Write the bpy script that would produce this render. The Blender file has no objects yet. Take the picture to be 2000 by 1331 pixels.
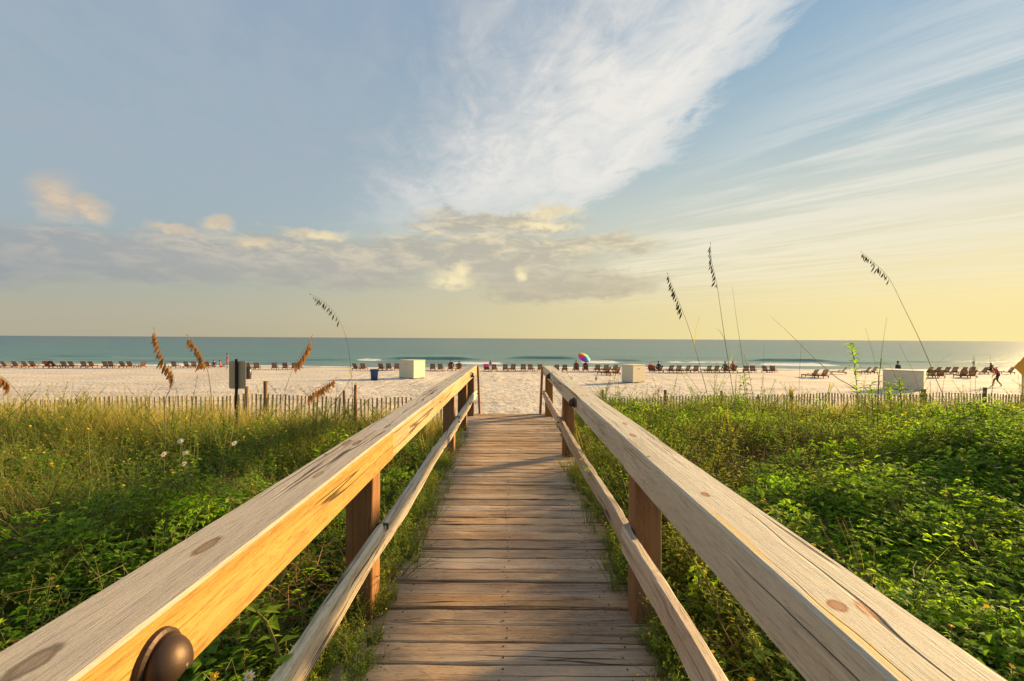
import bpy, bmesh, math, random
import numpy as np
from mathutils import Vector, Matrix, noise as mnoise

random.seed(7)
rng = np.random.default_rng(7)
R = math.radians
scene = bpy.context.scene
COL = scene.collection

# ------------------------------------------------------------------ camera
F = 933.0                      # focal length in photo pixels (2000 wide)
CAM_Z = 1.48                   # eye height above the deck
ROLL, PITCH = R(0.315), math.atan2(4.0, F)
cam_data = bpy.data.cameras.new("camera")
cam_data.sensor_width = 36.0
cam_data.lens = F / 2000.0 * 36.0
cam_data.clip_start, cam_data.clip_end = 0.05, 80000.0
cam = bpy.data.objects.new("camera", cam_data)
COL.objects.link(cam)
CAM_ROT = Matrix.Rotation(math.pi / 2 - PITCH, 3, 'X') @ Matrix.Rotation(ROLL, 3, 'Z')
cam.matrix_world = Matrix.Translation((0, 0, CAM_Z)) @ CAM_ROT.to_4x4()
scene.camera = cam

# ------------------------------------------------------------------ exposure
EXPO = 1.38
vs = scene.view_settings
vs.view_transform, vs.look = 'Standard', 'None'
vs.exposure, vs.gamma = EXPO, 1.0
vs.use_curve_mapping = False

# ------------------------------------------------------------------ sun
SUN_AZ, SUN_EL = R(57), R(13.5)          # azimuth from +Y towards +X
SUN_DIR = Vector((math.sin(SUN_AZ) * math.cos(SUN_EL), math.cos(SUN_AZ) * math.cos(SUN_EL), math.sin(SUN_EL)))
sd = bpy.data.lights.new("sun", 'SUN')
sd.energy, sd.angle, sd.color = 5.0, R(5.0), (1.0, 0.67, 0.30)
sun = bpy.data.objects.new("sun", sd)
sun.rotation_euler = (-SUN_DIR).to_track_quat('-Z', 'Y').to_euler()
COL.objects.link(sun)


# ------------------------------------------------------------------ node helper
class NT:
    def __init__(self, tree):
        self.t = tree; self.L = tree.links

    def n(self, typ, **kw):
        nd = self.t.nodes.new(typ)
        for k, v in kw.items():
            setattr(nd, k, v)
        return nd

    def put(self, sock, v):
        if hasattr(v, 'is_output') or isinstance(v, bpy.types.NodeSocket):
            self.L.new(v, sock)
        elif v is not None:
            if hasattr(sock, 'default_value'):
                try:
                    sock.default_value = v
                except Exception:
                    sock.default_value = (*v, 1.0) if len(v) == 3 else v

    def m(self, op, a, b=None, c=None, clamp=False):
        nd = self.n('ShaderNodeMath', operation=op, use_clamp=clamp)
        self.put(nd.inputs[0], a)
        if b is not None: self.put(nd.inputs[1], b)
        if c is not None: self.put(nd.inputs[2], c)
        return nd.outputs[0]

    def vm(self, op, a, b=None):
        nd = self.n('ShaderNodeVectorMath', operation=op)
        self.put(nd.inputs[0], a)
        if b is not None:
            self.put(nd.inputs[3] if op == 'SCALE' else nd.inputs[1], b)
        return nd.outputs[1] if op in ('LENGTH', 'DOT_PRODUCT', 'DISTANCE') else nd.outputs[0]

    def xyz(self, x, y, z):
        nd = self.n('ShaderNodeCombineXYZ')
        for i, v in enumerate((x, y, z)): self.put(nd.inputs[i], v)
        return nd.outputs[0]

    def sep(self, v):
        nd = self.n('ShaderNodeSeparateXYZ'); self.put(nd.inputs[0], v)
        return nd.outputs

    def ss(self, v, a, b, lo=0.0, hi=1.0):
        nd = self.n('ShaderNodeMapRange', interpolation_type='SMOOTHSTEP')
        self.put(nd.inputs[0], v)
        for i, q in enumerate((a, b, lo, hi)): self.put(nd.inputs[i + 1], q)
        return nd.outputs[0]

    def lin(self, v, a, b, lo=0.0, hi=1.0):
        nd = self.n('ShaderNodeMapRange')
        self.put(nd.inputs[0], v)
        for i, q in enumerate((a, b, lo, hi)): self.put(nd.inputs[i + 1], q)
        return nd.outputs[0]

    def noise(self, vec, scale=1.0, detail=4.0, rough=0.55, dist=0.0, col=False, dim='3D'):
        nd = self.n('ShaderNodeTexNoise', noise_dimensions=dim)
        self.put(nd.inputs['Vector'], vec)
        nd.inputs['Scale'].default_value = scale
        nd.inputs['Detail'].default_value = detail
        nd.inputs['Roughness'].default_value = rough
        nd.inputs['Distortion'].default_value = dist
        return nd.outputs[1] if col else nd.outputs[0]

    def voronoi(self, vec, scale, feature='F1', rand=1.0):
        nd = self.n('ShaderNodeTexVoronoi', feature=feature)
        self.put(nd.inputs['Vector'], vec)
        nd.inputs['Scale'].default_value = scale
        nd.inputs['Randomness'].default_value = rand
        return nd.outputs

    def mix(self, f, a, b, blend='MIX'):
        nd = self.n('ShaderNodeMix', data_type='RGBA', blend_type=blend, clamp_factor=True)
        self.put(nd.inputs[0], f); self.put(nd.inputs[6], a); self.put(nd.inputs[7], b)
        return nd.outputs[2]

    def ramp(self, v, stops, interp='LINEAR'):
        nd = self.n('ShaderNodeValToRGB')
        r = nd.color_ramp; r.interpolation = interp
        while len(r.elements) < len(stops): r.elements.new(0.5)
        for e, (p, c) in zip(r.elements, stops):
            e.position = p; e.color = (*c[:3], 1.0)
        self.put(nd.inputs[0], v)
        return nd.outputs[0]


def s2l(c):
    return tuple((v / 255 / 12.92) if v <= 10.3 else ((v / 255 + 0.055) / 1.055) ** 2.4 for v in c)


# ------------------------------------------------------------------ world: evening sky with cloud
SKY_S = 0.10
world = bpy.data.worlds.new("World"); scene.world = world
world.use_nodes = True
wt = world.node_tree; wt.nodes.clear()
W = NT(wt)


def SC(*c):   # a sky colour as seen in the photograph -> radiance before strength and exposure
    return tuple(v / (2 ** EXPO) / SKY_S for v in s2l(c))


def sky_dir(px, py):
    u, v = (px - 1000) / F, (661.5 + 0.0055 * (px - 1000) - py) / F
    az = math.atan(u)
    return az, math.atan(v * math.cos(az))


gen = W.n('ShaderNodeTexCoord').outputs['Generated']
dx, dy, dz = W.sep(W.vm('NORMALIZE', gen))
az = W.m('ARCTAN2', dx, dy)
el = W.m('ARCSINE', dz)
elp = W.m('MAXIMUM', el, 0.0)
skyn = W.n('ShaderNodeTexSky', sky_type='NISHITA', sun_disc=False)
skyn.sun_elevation, skyn.sun_rotation = SUN_EL, SUN_AZ
skyn.air_density, skyn.dust_density, skyn.ozone_density = 1.0, 1.6, 1.0
nish = W.vm('MINIMUM', skyn.outputs[0], SC(240, 226, 180))
# nearness to the sun's side of the sky
sunside = W.m('ADD', W.m('MULTIPLY', dx, math.sin(SUN_AZ)), W.m('MULTIPLY', dy, math.cos(SUN_AZ)))
hl = W.m('SQRT', W.m('MAXIMUM', W.m('SUBTRACT', 1.0, W.m('MULTIPLY', dz, dz)), 0.01))
prox = W.lin(W.m('DIVIDE', sunside, hl), -0.30, 0.98)
proxs = W.m('POWER', prox, 1.9)
eln = W.m('DIVIDE', elp, 1.0)
cool = W.ramp(eln, [(0.0, SC(180, 172, 150)), (0.05, SC(174, 172, 156)), (0.14, SC(158, 172, 174)), (0.27, SC(150, 176, 188)), (0.45, SC(146, 170, 188)), (0.62, SC(124, 154, 186)), (1.0, SC(118, 148, 184))])
warm = W.ramp(eln, [(0.0, SC(253, 233, 160)), (0.07, SC(252, 233, 170)), (0.15, SC(240, 230, 192)), (0.25, SC(212, 217, 206)), (0.36, SC(170, 194, 206)), (0.52, SC(134, 172, 202)), (1.0, SC(118, 150, 190))])
air = W.mix(proxs, cool, warm)
base = W.mix(0.06, air, nish)
# --- high cloud on a flat sheet overhead
zc = W.m('MAXIMUM', dz, 0.035)
PX, PY = W.m('DIVIDE', dx, zc), W.m('DIVIDE', dy, zc)
P = W.xyz(PX, PY, 0.0)
wisp = W.noise(W.xyz(W.m('ADD', W.m('MULTIPLY', PX, 2.2), W.m('MULTIPLY', PY, 0.35)), W.m('MULTIPLY', PY, 1.0), 3.1), 1.3, 9, 0.60, 0.9)
fine = W.noise(W.xyz(W.m('ADD', W.m('MULTIPLY', PX, 4.0), PY), W.m('MULTIPLY', PY, 2.4), 8.7), 1.7, 9, 0.66, 1.2)
wsum = W.m('ADD', W.m('MULTIPLY', W.m('SUBTRACT', wisp, 0.5), 0.50), W.m('MULTIPLY', W.m('SUBTRACT', fine, 0.5), 0.40))
recede = W.m('MULTIPLY', W.m('MAXIMUM', W.m('SUBTRACT', PY, 2.7), 0.0), 0.30)
edge = W.ss(W.m('ADD', W.m('ADD', PX, recede), wsum), 0.92, 0.68)                          # the sheet ends along a straight line
yfar = W.ss(W.m('ADD', PY, W.m('MULTIPLY', wsum, 2.2)), 5.6, 3.0)
bright = W.ss(W.m('ADD', W.m('ADD', PX, W.m('MULTIPLY', W.m('SUBTRACT', W.m('MAXIMUM', PY, 0.9), 1.41), 0.52)), W.m('MULTIPLY', wsum, 1.3)), -0.40, 0.80)
sheet = W.m('MULTIPLY', edge, yfar)
dens = W.m('MULTIPLY', sheet, W.lin(bright, 0.0, 1.0, 0.68, 0.96))
dens = W.m('MULTIPLY', dens, W.lin(W.m('ADD', wisp, W.m('MULTIPLY', fine, 0.5)), 0.48, 0.92, 0.50, 1.12), clamp=True)
sheetcol = W.mix(bright, SC(167, 178, 190), W.mix(prox, SC(205, 206, 208), SC(244, 240, 232)))
sky1 = W.mix(dens, base, sheetcol)
# --- streaked cirrus on the sun's side
CA, SA = math.cos(R(-40)), math.sin(R(-40))
ra = W.m('ADD', W.m('MULTIPLY', PX, CA), W.m('MULTIPLY', PY, -SA))
rb = W.m('ADD', W.m('MULTIPLY', PX, SA), W.m('MULTIPLY', PY, CA))
st1 = W.noise(W.xyz(W.m('MULTIPLY', rb, 0.33), W.m('MULTIPLY', ra, 2.1), 1.7), 1.0, 9, 0.62, 0.7)
st2 = W.noise(W.xyz(W.m('MULTIPLY', rb, 1.0), W.m('MULTIPLY', ra, 3.6), 5.2), 1.2, 8, 0.66, 0.6)
st = W.m('ADD', W.m('MULTIPLY', st1, 0.72), W.m('MULTIPLY', st2, 0.34))
cir = W.m('MULTIPLY', W.ss(st, 0.44, 0.62), W.ss(PX, 0.75, 1.9))
cir = W.m('MULTIPLY', cir, W.ss(dz, 0.035, 0.16, 0.0, 0.80))
circol = W.mix(W.ss(el, 0.42, 0.05), SC(222, 226, 226), SC(250, 238, 204))
sky2 = W.mix(cir, sky1, circol)
# --- low bank of cumulus over the water
warp = W.noise(W.xyz(W.m('MULTIPLY', az, 9.0), W.m('MULTIPLY', el, 22.0), 0.4), 1.0, 8, 0.62, 0.3, col=True)
warp2 = W.noise(W.xyz(W.m('MULTIPLY', az, 34.0), W.m('MULTIPLY', el, 48.0), 2.4), 1.0, 6, 0.6, 0.2)
wr = W.sep(warp)
qa = W.m('ADD', az, W.m('MULTIPLY', W.m('SUBTRACT', wr[0], 0.5), 0.22))
qe = W.m('ADD', el, W.m('ADD', W.m('MULTIPLY', W.m('SUBTRACT', wr[1], 0.5), 0.08), W.m('MULTIPLY', W.m('SUBTRACT', warp2, 0.5), 0.036)))


def blob(px, py, rx, ry, a=qa, e=qe):
    a0, e0 = sky_dir(px, py)
    ar = abs(sky_dir(px + rx, py)[0] - sky_dir(px - rx, py)[0]) / 2
    er = abs(sky_dir(px, py - ry)[1] - sky_dir(px, py + ry)[1]) / 2
    u = W.m('DIVIDE', W.m('SUBTRACT', a, a0), ar); v = W.m('DIVIDE', W.m('SUBTRACT', e, e0), er)
    return W.m('SUBTRACT', 1.0, W.m('SQRT', W.m('ADD', W.m('MULTIPLY', u, u), W.m('MULTIPLY', v, v))))


def union(lst):
    o = lst[0]
    for b in lst[1:]: o = W.m('MAXIMUM', o, b)
    return o


bank = union([blob(-150, 520, 420, 70), blob(250, 500, 380, 62), blob(600, 512, 380, 66), blob(930, 500, 330, 58), blob(1090, 555, 230, 42), blob(950, 440, 210, 30), blob(1120, 478, 190, 26)])
bankm = W.ss(bank, -0.02, 0.50, 0.0, 0.96)
lit = W.ss(W.noise(W.xyz(W.m('MULTIPLY', az, 15.0), W.m('MULTIPLY', el, 46.0), 6.6), 1.0, 8, 0.62, 0.4), 0.42, 0.66)
toplit = W.ss(el, 0.10, 0.21)
lit = W.m('MULTIPLY', lit, W.lin(toplit, 0, 1, 0.25, 1.0))
bankcol = W.mix(lit, W.mix(W.ss(el, 0.06, 0.15), W.mix(prox, SC(148, 158, 162), SC(204, 190, 154)), W.mix(prox, SC(158, 165, 171), SC(205, 194, 166))), W.mix(prox, SC(200, 190, 178), SC(244, 230, 188)))
sky3 = W.mix(bankm, sky2, bankcol)
qa2 = W.m('ADD', az, W.m('MULTIPLY', W.m('SUBTRACT', wr[0], 0.5), 0.06))
qe2 = W.m('ADD', el, W.m('ADD', W.m('MULTIPLY', W.m('SUBTRACT', wr[2], 0.5), 0.03), W.m('MULTIPLY', W.m('SUBTRACT', warp2, 0.5), 0.035)))
puffs = union([blob(110, 388, 78, 56, qa2, qe2), blob(170, 404, 72, 38, qa2, qe2), blob(428, 437, 40, 22, qa2, qe2), blob(505, 476, 52, 16, qa2, qe2), blob(890, 548, 66, 26, qa2, qe2), blob(905, 528, 30, 22, qa2, qe2), blob(1015, 536, 16, 20, qa2, qe2),
               blob(1075, 415, 78, 16, qa2, qe2), blob(340, 452, 70, 15, qa2, qe2), blob(620, 458, 80, 14, qa2, qe2), blob(1060, 440, 80, 10, qa2, qe2)])
puffm = W.ss(puffs, -0.08, 0.85, 0.0, 0.92)
puffcol = W.mix(W.ss(prox, 0.15, 0.55), SC(220, 199, 172), SC(250, 234, 188))
puffcol = W.mix(W.m('MULTIPLY', W.ss(W.m('ADD', wr[1], W.m('SUBTRACT', warp2, 0.5)), 0.60, 0.36), 0.5), puffcol, W.mix(prox, SC(176, 172, 170), SC(214, 198, 160)))
sky4 = W.mix(puffm, sky3, puffcol)
# the lower half of the world: sea and sand under haze
low = W.mix(W.ss(el, -0.02, -0.3), W.mix(proxs, SC(165, 160, 142), SC(240, 218, 140)), SC(120, 118, 105))
skyf = W.mix(W.ss(el, 0.0, -0.004), sky4, low)
bg = W.n('ShaderNodeBackground')
W.put(bg.inputs[0], skyf); bg.inputs[1].default_value = SKY_S
wo = W.n('ShaderNodeOutputWorld')
W.L.new(bg.outputs[0], wo.inputs[0])
world.cycles.sampling_method = 'MANUAL'
world.cycles.sample_map_resolution = 512
scene.cycles.max_bounces = 8
scene.cycles.diffuse_bounces = 5
scene.cycles.transparent_max_bounces = 4

# ------------------------------------------------------------------ helpers


def ray(px, py):
    return CAM_ROT @ Vector(((px - 1000) / F, (665.5 - py) / F, -1.0))


def at(px, py, d):
    v = ray(px, py)
    return Vector((0, 0, CAM_Z)) + v * (d / v.y)


def smooth(a, b, x):
    t = np.clip((np.asarray(x, float) - a) / (b - a), 0, 1)
    return t * t * (3 - 2 * t)


def mat(name):
    m = bpy.data.materials.new(name); m.use_nodes = True
    t = m.node_tree; t.nodes.clear()
    T = NT(t)
    out = T.n('ShaderNodeOutputMaterial'); bs = T.n('ShaderNodeBsdfPrincipled')
    T.L.new(bs.outputs[0], out.inputs[0])
    T.out, T.bs = out, bs
    return m, T


def P_set(T, **kw):
    for k, v in kw.items():
        T.put(T.bs.inputs[k.replace('_', ' ')], v)


def simple(name, col, rough=0.7, metal=0.0, var=0.12, scale=6.0, bump=0.0, spec=0.4):
    m, T = mat(name)
    tc = T.n('ShaderNodeTexCoord').outputs['Object']
    nz = T.noise(tc, scale, 6, 0.6)
    c = T.mix(nz, tuple(v * (1 - var) for v in col) + (1,), tuple(min(1, v * (1 + var)) for v in col) + (1,))
    P_set(T, Base_Color=c, Roughness=rough, Metallic=metal, Specular_IOR_Level=spec)
    if bump:
        b = T.n('ShaderNodeBump'); b.inputs['Strength'].default_value = bump; b.inputs['Distance'].default_value = 0.01
        T.put(b.inputs['Height'], T.noise(tc, scale * 6, 5, 0.6)); T.put(T.bs.inputs['Normal'], b.outputs[0])
    return m


def obj(name, verts, faces, material, parent=None, loc=(0, 0, 0), smooth_shade=False, mats=None, fmat=None):
    me = bpy.data.meshes.new(name)
    me.from_pydata([tuple(v) for v in verts], [], faces)
    for mm in (mats or [material]):
        me.materials.append(mm)
    if fmat is not None:
        me.polygons.foreach_set('material_index', fmat)
    if smooth_shade:
        me.polygons.foreach_set('use_smooth', [True] * len(me.polygons))
    me.update()
    o = bpy.data.objects.new(name, me); COL.objects.link(o)
    o.location = loc
    if parent: o.parent = parent
    return o


def empty(name, loc=(0, 0, 0), rz=0.0):
    o = bpy.data.objects.new(name, None); COL.objects.link(o)
    o.location = loc; o.rotation_euler = (0, 0, rz); o.empty_display_size = 0.2
    return o


def tag(o, label=None, cat=None, group=None, kind=None):
    if label: o['label'] = label
    if cat: o['category'] = cat
    if group: o['group'] = group
    if kind: o['kind'] = kind
    return o


def copy_tree(o, parent=None):
    c = o.copy(); COL.objects.link(c); c.parent = parent
    for ch in o.children: copy_tree(ch, c)
    return c


class MB:
    """collects shapes into one mesh"""
    def __init__(self): self.v = []; self.f = []; self.m = []

    def add(self, vs_, fs, m=0):
        b = len(self.v)
        self.v += [tuple(p) for p in vs_]
        for q in fs:
            self.f.append(tuple(b + i for i in q)); self.m.append(m)

    def box(self, c, s, M=None, ch=0.0, m=0):
        x, y, z = s[0] / 2, s[1] / 2, s[2] / 2
        if ch <= 0:
            vs_ = [(-x, -y, -z), (x, -y, -z), (x, y, -z), (-x, y, -z), (-x, -y, z), (x, -y, z), (x, y, z), (-x, y, z)]
            fs = [(0, 3, 2, 1), (4, 5, 6, 7), (0, 1, 5, 4), (1, 2, 6, 5), (2, 3, 7, 6), (3, 0, 4, 7)]
        else:
            bm = bmesh.new(); bmesh.ops.create_cube(bm, size=1.0)
            for v in bm.verts: v.co = Vector((v.co.x * s[0], v.co.y * s[1], v.co.z * s[2]))
            bmesh.ops.bevel(bm, geom=bm.edges[:], offset=ch, segments=1, affect='EDGES')
            bm.verts.ensure_lookup_table()
            vs_ = [tuple(v.co) for v in bm.verts]; fs = [[v.index for v in f.verts] for f in bm.faces]
            bm.free()
        vs_ = [Vector(v) for v in vs_]
        if M is not None: vs_ = [M @ v for v in vs_]
        self.add([v + Vector(c) for v in vs_], fs, m)

    def tube(self, pts, rad, n=6, m=0, caps=True):
        pts = [Vector(p) for p in pts]
        rings = []
        for i, p in enumerate(pts):
            t = (pts[min(i + 1, len(pts) - 1)] - pts[max(i - 1, 0)]).normalized()
            a = t.cross(Vector((0, 0, 1)) if abs(t.z) < 0.95 else Vector((1, 0, 0))).normalized(); b = t.cross(a)
            r = rad[i] if hasattr(rad, '__len__') else rad
            rings.append([p + (a * math.cos(2 * math.pi * k / n) + b * math.sin(2 * math.pi * k / n)) * r for k in range(n)])
        vs_ = [q for rg in rings for q in rg]; fs = []
        for i in range(len(pts) - 1):
            for k in range(n):
                fs.append((i * n + k, i * n + (k + 1) % n, (i + 1) * n + (k + 1) % n, (i + 1) * n + k))
        if caps:
            fs.append(tuple(range(n))); fs.append(tuple((len(pts) - 1) * n + k for k in reversed(range(n))))
        self.add(vs_, fs, m)

    def lathe(self, prof, n=16, c=(0, 0, 0), m=0):
        vs_ = [(c[0] + r * math.cos(2 * math.pi * k / n), c[1] + r * math.sin(2 * math.pi * k / n), c[2] + z) for r, z in prof for k in range(n)]
        fs = [(i * n + k, i * n + (k + 1) % n, (i + 1) * n + (k + 1) % n, (i + 1) * n + k) for i in range(len(prof) - 1) for k in range(n)]
        self.add(vs_, fs, m)

    def leaf(self, base, d, up, L, Wd, m=0, droop=0.25, fold=0.25):
        base = Vector(base); d = Vector(d).normalized(); s = d.cross(up)
        s = s.normalized() if s.length > 1e-4 else Vector((1, 0, 0)); u = s.cross(d)
        mid = base + d * L * 0.45
        tip = base + d * L - u * L * droop
        self.add([base, mid + s * Wd * .5 + u * Wd * fold, tip, mid - s * Wd * .5 + u * Wd * fold, mid], [(0, 1, 4), (0, 4, 3), (1, 2, 4), (4, 2, 3)], m)

    def blade(self, base, az_, lean, L, Wd, curve, m=0, n=4):
        base = Vector(base); hd = Vector((math.cos(az_), math.sin(az_), 0)); s = Vector((-math.sin(az_), math.cos(az_), 0))
        vs_ = []; p = base.copy(); a = lean
        for i in range(n + 1):
            w_ = Wd * (1 - (i / n) ** 1.6) * .5 + 0.0004
            vs_ += [p - s * w_, p + s * w_]
            p = p + (hd * math.sin(a) + Vector((0, 0, 1)) * math.cos(a)) * (L / n); a += curve / n
        self.add(vs_, [(2 * i, 2 * i + 1, 2 * i + 3, 2 * i + 2) for i in range(n)], m)

    def build(self, name, material, parent=None, loc=(0, 0, 0), smooth_shade=False, mats=None):
        return obj(name, self.v, self.f, material, parent, loc, smooth_shade, mats, self.m if mats else None)


# ------------------------------------------------------------------ materials


def wood(name, axis, pale, mid, dark, streak=1.0, grey=None, cracks=1.0, knots=(), stains=(), rough=0.78, bump=0.5, rand_tone=0.18, top=None, dirt=0.35):
    """weathered timber; axis = grain direction in object space; knots = (along, across, half length, half width, tone)"""
    m, T = mat(name)
    tc = T.n('ShaderNodeTexCoord').outputs['Object']
    oi = T.n('ShaderNodeObjectInfo').outputs['Random']
    off = T.m('MULTIPLY', oi, 37.0)
    x, y, z = T.sep(tc)
    al, c1, c2 = {'X': (x, y, z), 'Y': (y, x, z), 'Z': (z, x, y)}[axis]
    c1r, c2r = c1, c2
    for (ka, kc, la, lc, tn) in knots:      # the grain flows round a knot
        u = T.m('DIVIDE', T.m('SUBTRACT', al, ka), la * 3.0); v = T.m('DIVIDE', T.m('SUBTRACT', c1, kc), lc * 2.5)
        g = T.m('POWER', 2.718, T.m('MULTIPLY', T.m('ADD', T.m('MULTIPLY', u, u), T.m('MULTIPLY', v, v)), -1.0))
        c1r = T.m('ADD', c1r, T.m('MULTIPLY', g, T.m('MULTIPLY', v, lc * -0.7)))
    wob = T.noise(T.xyz(T.m('MULTIPLY', al, 1.3), T.m('MULTIPLY', c1, 2.0), off), 1.0, 3, 0.5)
    c1w = T.m('ADD', c1r, T.m('MULTIPLY', T.m('SUBTRACT', wob, 0.5), 0.028))
    c2w = T.m('ADD', c2r, T.m('MULTIPLY', T.m('SUBTRACT', wob, 0.5), 0.022))

    def strch(a, b, ofs):
        return T.xyz(T.m('ADD', T.m('MULTIPLY', al, a), T.m('ADD', off, ofs)), T.m('MULTIPLY', c1w, b), T.m('MULTIPLY', c2w, b))
    g1 = T.noise(strch(0.55, 16, 0.0), 1.0, 7, 0.6, 0.25)        # broad rings
    g2 = T.noise(strch(9.0, 170, 4.0), 1.0, 6, 0.75)               # fine fibre
    g3 = T.noise(strch(0.9, 3.2, 9.0), 1.0, 5, 0.6)               # patches
    col = T.mix(T.ss(g1, 0.30, 0.70), mid, pale)
    col = T.mix(T.m('MULTIPLY', T.ss(g2, 0.46, 0.74), 0.62 * streak, clamp=True), col, dark)
    ring = T.ss(T.m('ABSOLUTE', T.m('SUBTRACT', T.m('FRACT', T.m('MULTIPLY', g1, 7.0)), 0.5)), 0.10, 0.0)
    col = T.mix(T.m('MULTIPLY', ring, 0.20 * streak), col, dark)
    col = T.mix(T.m('MULTIPLY', T.ss(T.noise(strch(26.0, 90.0, 51.0), 1.0, 5, 0.75), 0.50, 0.72), dirt), col, tuple(v * 0.7 for v in dark))
    col = T.mix(T.m('MULTIPLY', T.ss(T.noise(tc, 130.0, 4, 0.7), 0.60, 0.70), dirt * 0.7), col, (0.62, 0.54, 0.42))
    if grey is not None:
        col = T.mix(T.m('MULTIPLY', T.ss(g3, 0.42, 0.68), 0.75), col, grey)
    if top is not None:       # upward faces toned apart: weathering plus the sky-lit grey put into the colour
        nzz = T.sep(T.n('ShaderNodeNewGeometry').outputs['True Normal'])[2]
        tcol = T.mix(T.ss(g1, 0.30, 0.70), tuple(v * 0.82 for v in top), top)
        tcol = T.mix(T.m('MULTIPLY', T.ss(g2, 0.46, 0.74), 0.5 * streak, clamp=True), tcol, tuple(v * 0.45 for v in top))
        col = T.mix(T.m('MULTIPLY', T.ss(nzz, 0.3, 0.8), 0.85), col, tcol)
    chk = T.noise(strch(0.16, 30.0, 33.0), 1.0, 3, 0.5); chm = T.noise(strch(0.7, 5.0, 41.0), 1.0, 2, 0.5)
    col = T.mix(T.m('MULTIPLY', T.m('MULTIPLY', T.ss(T.m('ABSOLUTE', T.m('SUBTRACT', chk, 0.5)), 0.030, 0.008), T.ss(chm, 0.46, 0.58)), 0.55 * cracks), col, tuple(v * 0.6 for v in dark))
    ck = T.noise(strch(0.22, 9.0, 15.0), 1.0, 3, 0.5)
    ckm = T.noise(strch(0.5, 2.0, 25.0), 1.0, 2, 0.5)
    crack = T.m('MULTIPLY', T.ss(T.m('ABSOLUTE', T.m('SUBTRACT', ck, 0.5)), 0.014, 0.003), T.ss(ckm, 0.44, 0.56))
    crack = T.m('MULTIPLY', crack, cracks)
    col = T.mix(T.m('MULTIPLY', crack, 0.85), col, tuple(v * 0.22 for v in dark))
    spots = T.voronoi(T.xyz(T.m('MULTIPLY', al, 5.0), T.m('MULTIPLY', c1, 9.0), T.m('MULTIPLY', c2, 9.0)), 1.0)
    spm = T.m('MULTIPLY', T.ss(spots[0], 0.10, 0.05), T.ss(T.sep(spots[1])[0], 0.72, 0.75))
    col = T.mix(T.m('MULTIPLY', spm, 0.7), col, tuple(v * 0.35 for v in dark))
    hgt = T.m('SUBTRACT', T.m('ADD', T.m('MULTIPLY', g2, 0.6), T.m('MULTIPLY', g1, 0.6)), T.m('MULTIPLY', crack, 1.6))
    for (ka, kc, la, lc, tn) in knots:
        nz = T.m('MULTIPLY', T.m('SUBTRACT', T.noise(tc, 30.0, 3, 0.6), 0.5), 0.7)
        u = T.m('DIVIDE', T.m('SUBTRACT', al, ka), la); v = T.m('DIVIDE', T.m('SUBTRACT', c1, kc), lc)
        dd = T.m('ADD', T.m('SQRT', T.m('ADD', T.m('MULTIPLY', u, u), T.m('MULTIPLY', v, v))), nz)
        kring = T.ss(T.m('ABSOLUTE', T.m('SUBTRACT', dd, 0.78)), 0.30, 0.05)
        col = T.mix(T.m('MULTIPLY', T.ss(dd, 1.25, 0.75), 0.85), col, tn)
        col = T.mix(T.m('MULTIPLY', kring, 0.55), col, tuple(q * 0.55 for q in tn))
    for (sa, sc_, la, lc, tn) in stains:      # flecks of old paint
        nz = T.m('MULTIPLY', T.m('SUBTRACT', T.noise(T.xyz(T.m('MULTIPLY', al, 14), T.m('MULTIPLY', c1, 60), 0), 1.0, 5, 0.7), 0.5), 2.4)
        u = T.m('DIVIDE', T.m('SUBTRACT', al, sa), la); v = T.m('DIVIDE', T.m('SUBTRACT', c1, sc_), lc)
        dd = T.m('ADD', T.m('SQRT', T.m('ADD', T.m('MULTIPLY', u, u), T.m('MULTIPLY', v, v))), nz)
        col = T.mix(T.m('MULTIPLY', T.ss(dd, 1.0, 0.5), 0.6), col, tn)
    hsv = T.n('ShaderNodeHueSaturation')
    T.put(hsv.inputs['Color'], col); T.put(hsv.inputs['Value'], T.lin(oi, 0, 1, 1 - rand_tone, 1 + rand_tone))
    T.put(hsv.inputs['Saturation'], T.lin(T.m('FRACT', T.m('MULTIPLY', oi, 7.31)), 0, 1, 0.85, 1.15))
    P_set(T, Base_Color=hsv.outputs[0], Roughness=rough, Specular_IOR_Level=0.25)
    b = T.n('ShaderNodeBump'); b.inputs['Strength'].default_value = bump; b.inputs['Distance'].default_value = 0.004
    T.put(b.inputs['Height'], hgt); T.put(T.bs.inputs['Normal'], b.outputs[0])
    return m


def foliage(name, cols, trans=0.35, rough=0.5, patch=0.6, warm=(0.20, 0.16, 0.03)):
    """leaf: colour differs leaf by leaf, plant by plant and in drifts over the ground"""
    m, T = mat(name)
    geo = T.n('ShaderNodeNewGeometry')
    oi = T.n('ShaderNodeObjectInfo').outputs['Random']
    isl = geo.outputs['Random Per Island']
    f = T.m('FRACT', T.m('ADD', T.m('MULTIPLY', oi, 0.55), T.m('MULTIPLY', isl, 0.45)))
    n = len(cols)
    c = T.ramp(f, [(i / (n - 1), q) for i, q in enumerate(cols)])
    drift = T.noise(geo.outputs['Position'], 1.1, 5, 0.65)
    c = T.mix(T.m('MULTIPLY', T.ss(drift, 0.45, 0.70), patch), c, warm)
    P_set(T, Base_Color=c, Roughness=rough, Specular_IOR_Level=0.15)
    tr = T.n('ShaderNodeBsdfTranslucent')
    hs = T.n('ShaderNodeHueSaturation'); hs.inputs['Value'].default_value = 1.95; hs.inputs['Saturation'].default_value = 1.1
    T.put(hs.inputs['Color'], c); T.put(tr.inputs[0], hs.outputs[0])
    mx = T.n('ShaderNodeMixShader'); mx.inputs[0].default_value = trans
    T.L.new(T.bs.outputs[0], mx.inputs[1]); T.L.new(tr.outputs[0], mx.inputs[2]); T.L.new(mx.outputs[0], T.out.inputs[0])
    return m


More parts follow.
